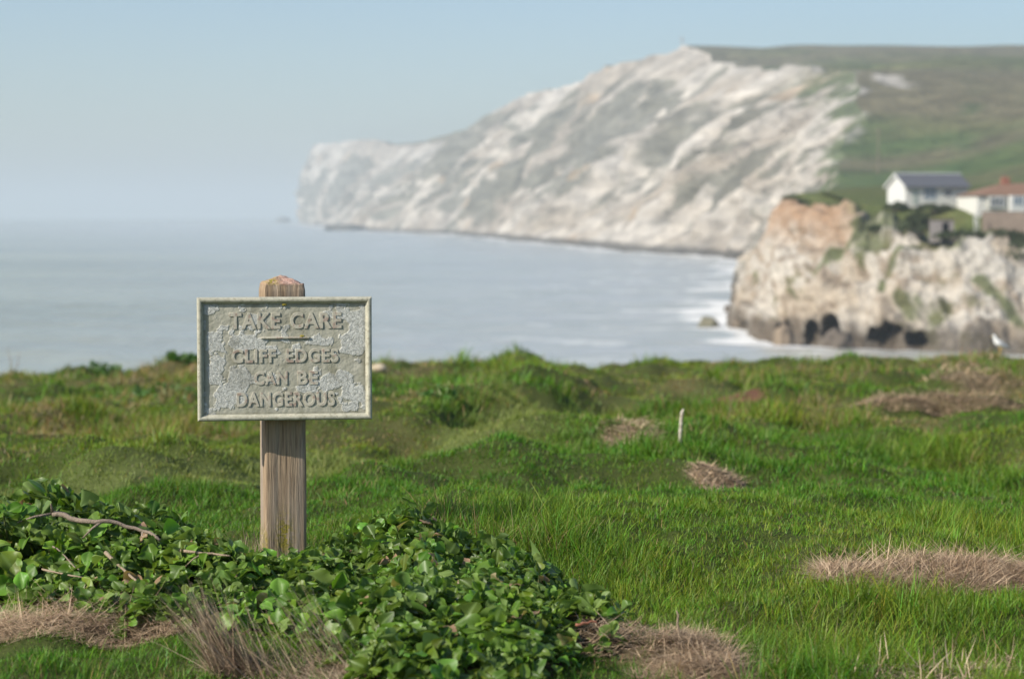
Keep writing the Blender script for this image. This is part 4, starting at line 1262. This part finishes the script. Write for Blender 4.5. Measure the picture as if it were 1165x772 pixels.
d2 = 277.0
h2 = P(1112, 239.6, d2)
r2 = empty('bungalow', h2, math.radians(7))
tag(r2, 'cream bungalow with an orange tiled hipped roof and brick chimney', 'house')
L_, Wd, ev = 15.0, 8.0, 1.95
MB().box((0, 0, -1.6), (L_, Wd, ev)).build('wall', M_cream, r2)
rf = MB()
rf.poly([(-.3, -.4, ev - .02), (L_ + .3, -.4, ev - .02), (L_ + .3, Wd + .4, ev - .02), (-.3, Wd + .4, ev - .02), (4.6, Wd / 2, ev + 1.6), (L_ - 4, Wd / 2, ev + 1.6)],
        [(3, 2, 1, 0), (0, 1, 5, 4), (1, 2, 5), (2, 3, 4, 5), (3, 0, 4)])
roof2 = rf.build('roof', M_tile, r2)
ch = MB().box((4.5, Wd / 2 - .35, ev + 1.1), (5.6, Wd / 2 + .35, ev + 2.3), .03).build('chimney', M_brick, roof2)
for x_ in (4.8, 5.25):
    MB().tube([(x_, Wd / 2, ev + 2.29), (x_, Wd / 2, ev + 2.6)], [.13, .11], 10).build('chimney_pot', M_tile, ch)
MB().prism([(1.3, .3), (3.6, .3), (3.6, 1.85), (1.3, 1.85)], -.45, -.002).build('porch', simple('pale_porch', (.45, .45, .40), .7, .2, .1, 3), r2)
window(r2, 1.45, .45, 2.0, 1.3, -.455, M_glassd, 3)
MB().box((4.0, -1.0, -1.2), (6.0, -.002, 1.9), .02).build('bay', M_white, r2)
window(r2, 4.25, .6, 1.5, 1.3, -1.0, M_glassb, 2)
window(r2, 6.4, .35, 3.4, 1.4, 0, M_glassb, 4)
window(r2, 10.6, .35, 2.6, 1.4, 0, M_glassb, 3)

# retaining wall, sunken shelter, handrail, hedges
a = P(1117, 242, 271); b = P(1330, 243, 262)
zt = a[2]; dx_, dy_ = b[0] - a[0], b[1] - a[1]; ln_ = math.hypot(dx_, dy_)
wl = MB().box((0, 0, -3.6), (ln_, .5, 0), .03).box((-.05, -.06, .003), (ln_ + .05, .56, .16), .02)
wo_ = wl.build('retaining_wall', M_stonew); wo_.location = (a[0], a[1], zt); wo_.rotation_euler = (0, 0, math.atan2(dy_, dx_))
tag(wo_, 'brown stone retaining wall below the orange roofed bungalow', 'wall')

s0 = P(1058, 266.5, 268)
sh = empty('stone_shelter', s0, math.radians(-8)); tag(sh, 'small grey stone shelter with a dark doorway sunk into the slope', 'shelter')
mb = MB()
mb.box((0, 0, -1), (1.5, 2.4, 1.75), .03); mb.box((2.35, .02, -1), (2.9, 2.4, 1.75), .03); mb.box((1.5, .01, 1.45), (2.35, 2.4, 1.75)); mb.box((1.5, 2.2, -1), (2.35, 2.395, 1.45))
mb.build('wall', simple('grey_stone', (.22, .20, .19), .95, .1, .3, 1.5, .5), sh)
MB().box((-.15, -.15, 1.753), (3.05, 2.5, 1.95), .04).build('roof', simple('turf_roof', (.11, .10, .06), .95, .1, .3, 2), sh)
MB().box((1.52, 1.2, -.4), (2.33, 1.28, 1.44)).build('door', simple('dark_door', (.03, .035, .045), .6, .3, .2, 2), sh)

rl = MB()
prev = None
pp = [P(x, y, dd) for x, y, dd in ((1112, 245, 269.5), (1108.5, 249, 268.7), (1109.5, 254, 268), (1113, 258, 267.4), (1109, 263, 266.6))]
rl.tube([(p[0], p[1], p[2] + .5) for p in pp], .05, 6)
rl.tube([(p[0], p[1], p[2] + .05) for p in pp], .04, 6)
for p in pp: rl.tube([(p[0], p[1], p[2] - .8), (p[0], p[1], p[2] + .55)], .05, 6)
rl = rl.build('handrail', M_rail); tag(rl, 'pale curved handrail beside the steps left of the retaining wall', 'handrail')
# earth track coming down to the shelter
tr_ = [P(x, y, dd) for x, y, dd in ((1079, 246, 271), (1088, 258, 269), (1104, 264, 267.5), (1079, 255, 269.5), (1084, 266, 267), (1104, 268, 266.8))]

M_leaf_far = simple('dark_scrub_leaf', (.050, .065, .030), .7, .2, .5, 2)


def scrub(px, py, d, w, h, dep, n, label, name='shrub', tone=1.0, ls=.30):
    c = P(px, py, d)
    root = empty(name, c)
    u = rng.random((n, 2)); a = u[:, 0] * 2 * np.pi; r = np.sqrt(u[:, 1])
    x = np.cos(a) * r * w / 2; y = np.sin(a) * r * dep / 2
    top = h * np.sqrt(np.clip(1 - r ** 2, 0, 1)) * (.55 + .9 * vn(x / h * 1.6 + px, y / h * 1.6, 17))
    z = top * rng.random(n) ** .5
    q = rng.normal(0, 1, (n, 3)); q /= np.linalg.norm(q, axis=1)[:, None]
    t = np.cross(q, rng.normal(0, 1, (n, 3))); t /= np.linalg.norm(t, axis=1)[:, None]
    b_ = np.cross(q, t); s = (ls * rng.uniform(.5, 1.2, n))[:, None]
    C = np.stack([x, y, z], 1)
    V = np.stack([C - t * s, C + b_ * s * .5, C + t * s, C - b_ * s * .5], 1).reshape(-1, 3)
    Fq = np.arange(n * 4).reshape(n, 4)
    mesh_np('foliage', V, [Fq], M_leaf_far, root)
    mb = MB()
    for i in range(0, min(n, 160), 14):
        mb.tube([(0, 0, -.6), (x[i] * .8, y[i] * .8, z[i] * .6), (x[i], y[i], z[i])], [.05, .035, .02], 5)
    mb.build('stem', M_bark, root)
    tag(root, label, 'shrub', 'dark scrub on the headland terraces')


scrub(1042, 263, 271, 4.6, 2.3, 4, 900, 'dark scrub thicket beside the stone shelter below the white bungalow')
scrub(1020, 238, 285.0, 3.4, .9, 1.5, 300, 'low green scrub at the corner of the white bungalow')
scrub(1062, 239, 282, 5.5, .8, 1.6, 400, 'long low hedge along the front of the white bungalow')
scrub(1148, 274, 266, 6.0, 1.4, 4, 700, 'dark scrub hanging over the cliff below the retaining wall')
scrub(1165, 295, 262, 5.0, 2.6, 4, 600, 'dark scrub spilling down the cliff at the right picture edge')
scrub(1092, 270, 267, 7.0, .8, 2, 500, 'flat dark scrub fringe between the shelter and the white cliff')
scrub(1000, 262, 276, 3.4, .7, 2, 260, 'thin scrub on the ledge left of the dark thicket')

# telegraph pole behind the house and the monument on the summit
pb = P(999, 192, 395)
mb = MB(); mb.tube([(0, 0, -1), (0, 0, 7.5)], [.13, .10], 8)
mb.box((-.7, -.06, 6.7), (.7, .06, 6.85))
po = mb.build('telegraph_pole', simple('pole_wood', (.20, .17, .14), .9, .1, .2, 2)); po.location = pb
# sit it on the hill
tag(po, 'thin wooden telegraph pole on the green slope behind the white bungalow', 'pole')
mt = P(776, 57.5, 1720)
mr = empty('monument', (mt[0], mt[1], mt[2] - 1.0)); tag(mr, 'tall thin stone cross monument on the summit of the down', 'monument')
M_mon = simple('monument_stone', (.32, .31, .29), .9, .1, .1, .5)
MB().prism([(-1.6, 0), (1.6, 0), (1.3, 1.6), (-1.3, 1.6)], -1.6, 1.6).build('plinth', M_mon, mr)
MB().box((-.45, -.45, 1.603), (.45, .45, 12.0), .08).box((-1.7, -.35, 9.1), (-.453, .35, 9.9), .05).box((.453, -.35, 9.1), (1.7, .35, 9.9), .05).build('cross', M_mon, mr)

# ------------------------------------------------------------------ the seagull on the edge
d = crest(1138, 24, 42); x0 = (1138 - 582.5) / F * d
M_gw = simple('white_feathers', (.82, .82, .80), .8, .2, .05, 20)
M_gg = simple('grey_feathers', (.50, .52, .54), .8, .2, .08, 20)
M_gy = simple('yellow_bill', (.60, .40, .06), .5, .3, .1, 20)
M_gb = simple('black_eye', (.02, .02, .02), .3, .5, 0, 20)
gz0 = float(gz(x0, d)) + .05
gull = empty('seagull', (x0, d, gz0)); tag(gull, 'white seagull standing on the grassy cliff edge facing the sea', 'bird')
# spine from the tail to the crown: (x, z, half height, half width)
spn = [(.190, .085, .006, .025), (.150, .105, .016, .035), (.095, .135, .040, .052), (.035, .170, .062, .068), (-.02, .205, .068, .070), (-.062, .245, .055, .056), (-.085, .290, .036, .037), (-.095, .325, .032, .032), (-.108, .352, .034, .031), (-.128, .362, .026, .024), (-.143, .358, .012, .012)]
bm = bmesh.new(); rings = []
for i, (x, z, hh, hw) in enumerate(spn):
    a_ = spn[max(i - 1, 0)]; b_ = spn[min(i + 1, len(spn) - 1)]
    t = Vector((b_[0] - a_[0], 0, b_[1] - a_[1])).normalized(); up = Vector((-t.z, 0, t.x))
    rings.append([bm.verts.new(Vector((x, 0, z)) + up * math.cos(2 * math.pi * j / 14) * hh + Vector((0, 1, 0)) * math.sin(2 * math.pi * j / 14) * hw) for j in range(14)])
for a_, b_ in zip(rings[:-1], rings[1:]):
    for j in range(14): bm.faces.new((a_[j], a_[(j + 1) % 14], b_[(j + 1) % 14], b_[j]))
bm.faces.new(rings[0][::-1]); bm.faces.new(rings[-1]); bmesh.ops.recalc_face_normals(bm, faces=bm.faces[:])
me = bpy.data.meshes.new('body'); bm.to_mesh(me); bm.free(); me.materials.append(M_gw)
for p_ in me.polygons: p_.use_smooth = True
o = bpy.data.objects.new('body', me); COL.objects.link(o); o.parent = gull
for s_ in (-1, 1):
    wpts = [(-.045, .250, .052), (.0, .262, .060), (.06, .225, .066), (.13, .165, .056), (.20, .105, .035), (.245, .078, .018), (.18, .095, .040), (.10, .125, .060), (.03, .165, .074), (-.03, .205, .070)]
    mb = MB(); n_ = len(wpts)
    mb.poly([(x, s_ * (y + .004), z) for x, z, y in wpts] + [(x, s_ * (y - .012), z) for x, z, y in wpts], [tuple(range(n_)), tuple(range(2 * n_ - 1, n_ - 1, -1))] + [(i, (i + 1) % n_, n_ + (i + 1) % n_, n_ + i) for i in range(n_)])
    mb.build('wing', M_gg, gull, False)
    mb = MB(); mb.tube([(.02, s_ * .028, .13), (.012, s_ * .028, .06), (.016, s_ * .028, -.03)], [.010, .006, .005], 6)
    mb.tube([(.016, s_ * .028, -.03), (-.03, s_ * .034, -.048)], [.006, .004], 5)
    mb.build('leg', M_gy, gull, True)
    bm = bmesh.new(); bmesh.ops.create_uvsphere(bm, u_segments=8, v_segments=6, radius=.0045); bmesh.ops.translate(bm, verts=bm.verts[:], vec=(-.120, s_ * .027, .364))
    me = bpy.data.meshes.new('eye'); bm.to_mesh(me); bm.free(); me.materials.append(M_gb); o = bpy.data.objects.new('eye', me); COL.objects.link(o); o.parent = gull
MB().tube([(-.138, 0, .358), (-.165, 0, .353), (-.182, 0, .347), (-.190, 0, .338)], [.010, .008, .006, .002], 8).build('bill', M_gy, gull, True)
gull.rotation_euler = (0, 0, math.radians(12)); gull.scale = tuple(v * d / 40 for v in (.95, .95, .85))

# ------------------------------------------------------------------ sea haze
mb = MB().box((-70000, -60, -3.5), (70000, 42500, 185))
k = N('sea_haze')
vol = k.n('ShaderNodeVolumePrincipled')
vol.inputs['Color'].default_value = (.69, .78, .845, 1); vol.inputs['Density'].default_value = .00024
vol.inputs['Anisotropy'].default_value = .1
hz = mb.build('haze', k.done(vol, True)); tag(hz, 'thin pale blue sea haze over the bay and headlands', 'haze', kind='stuff')
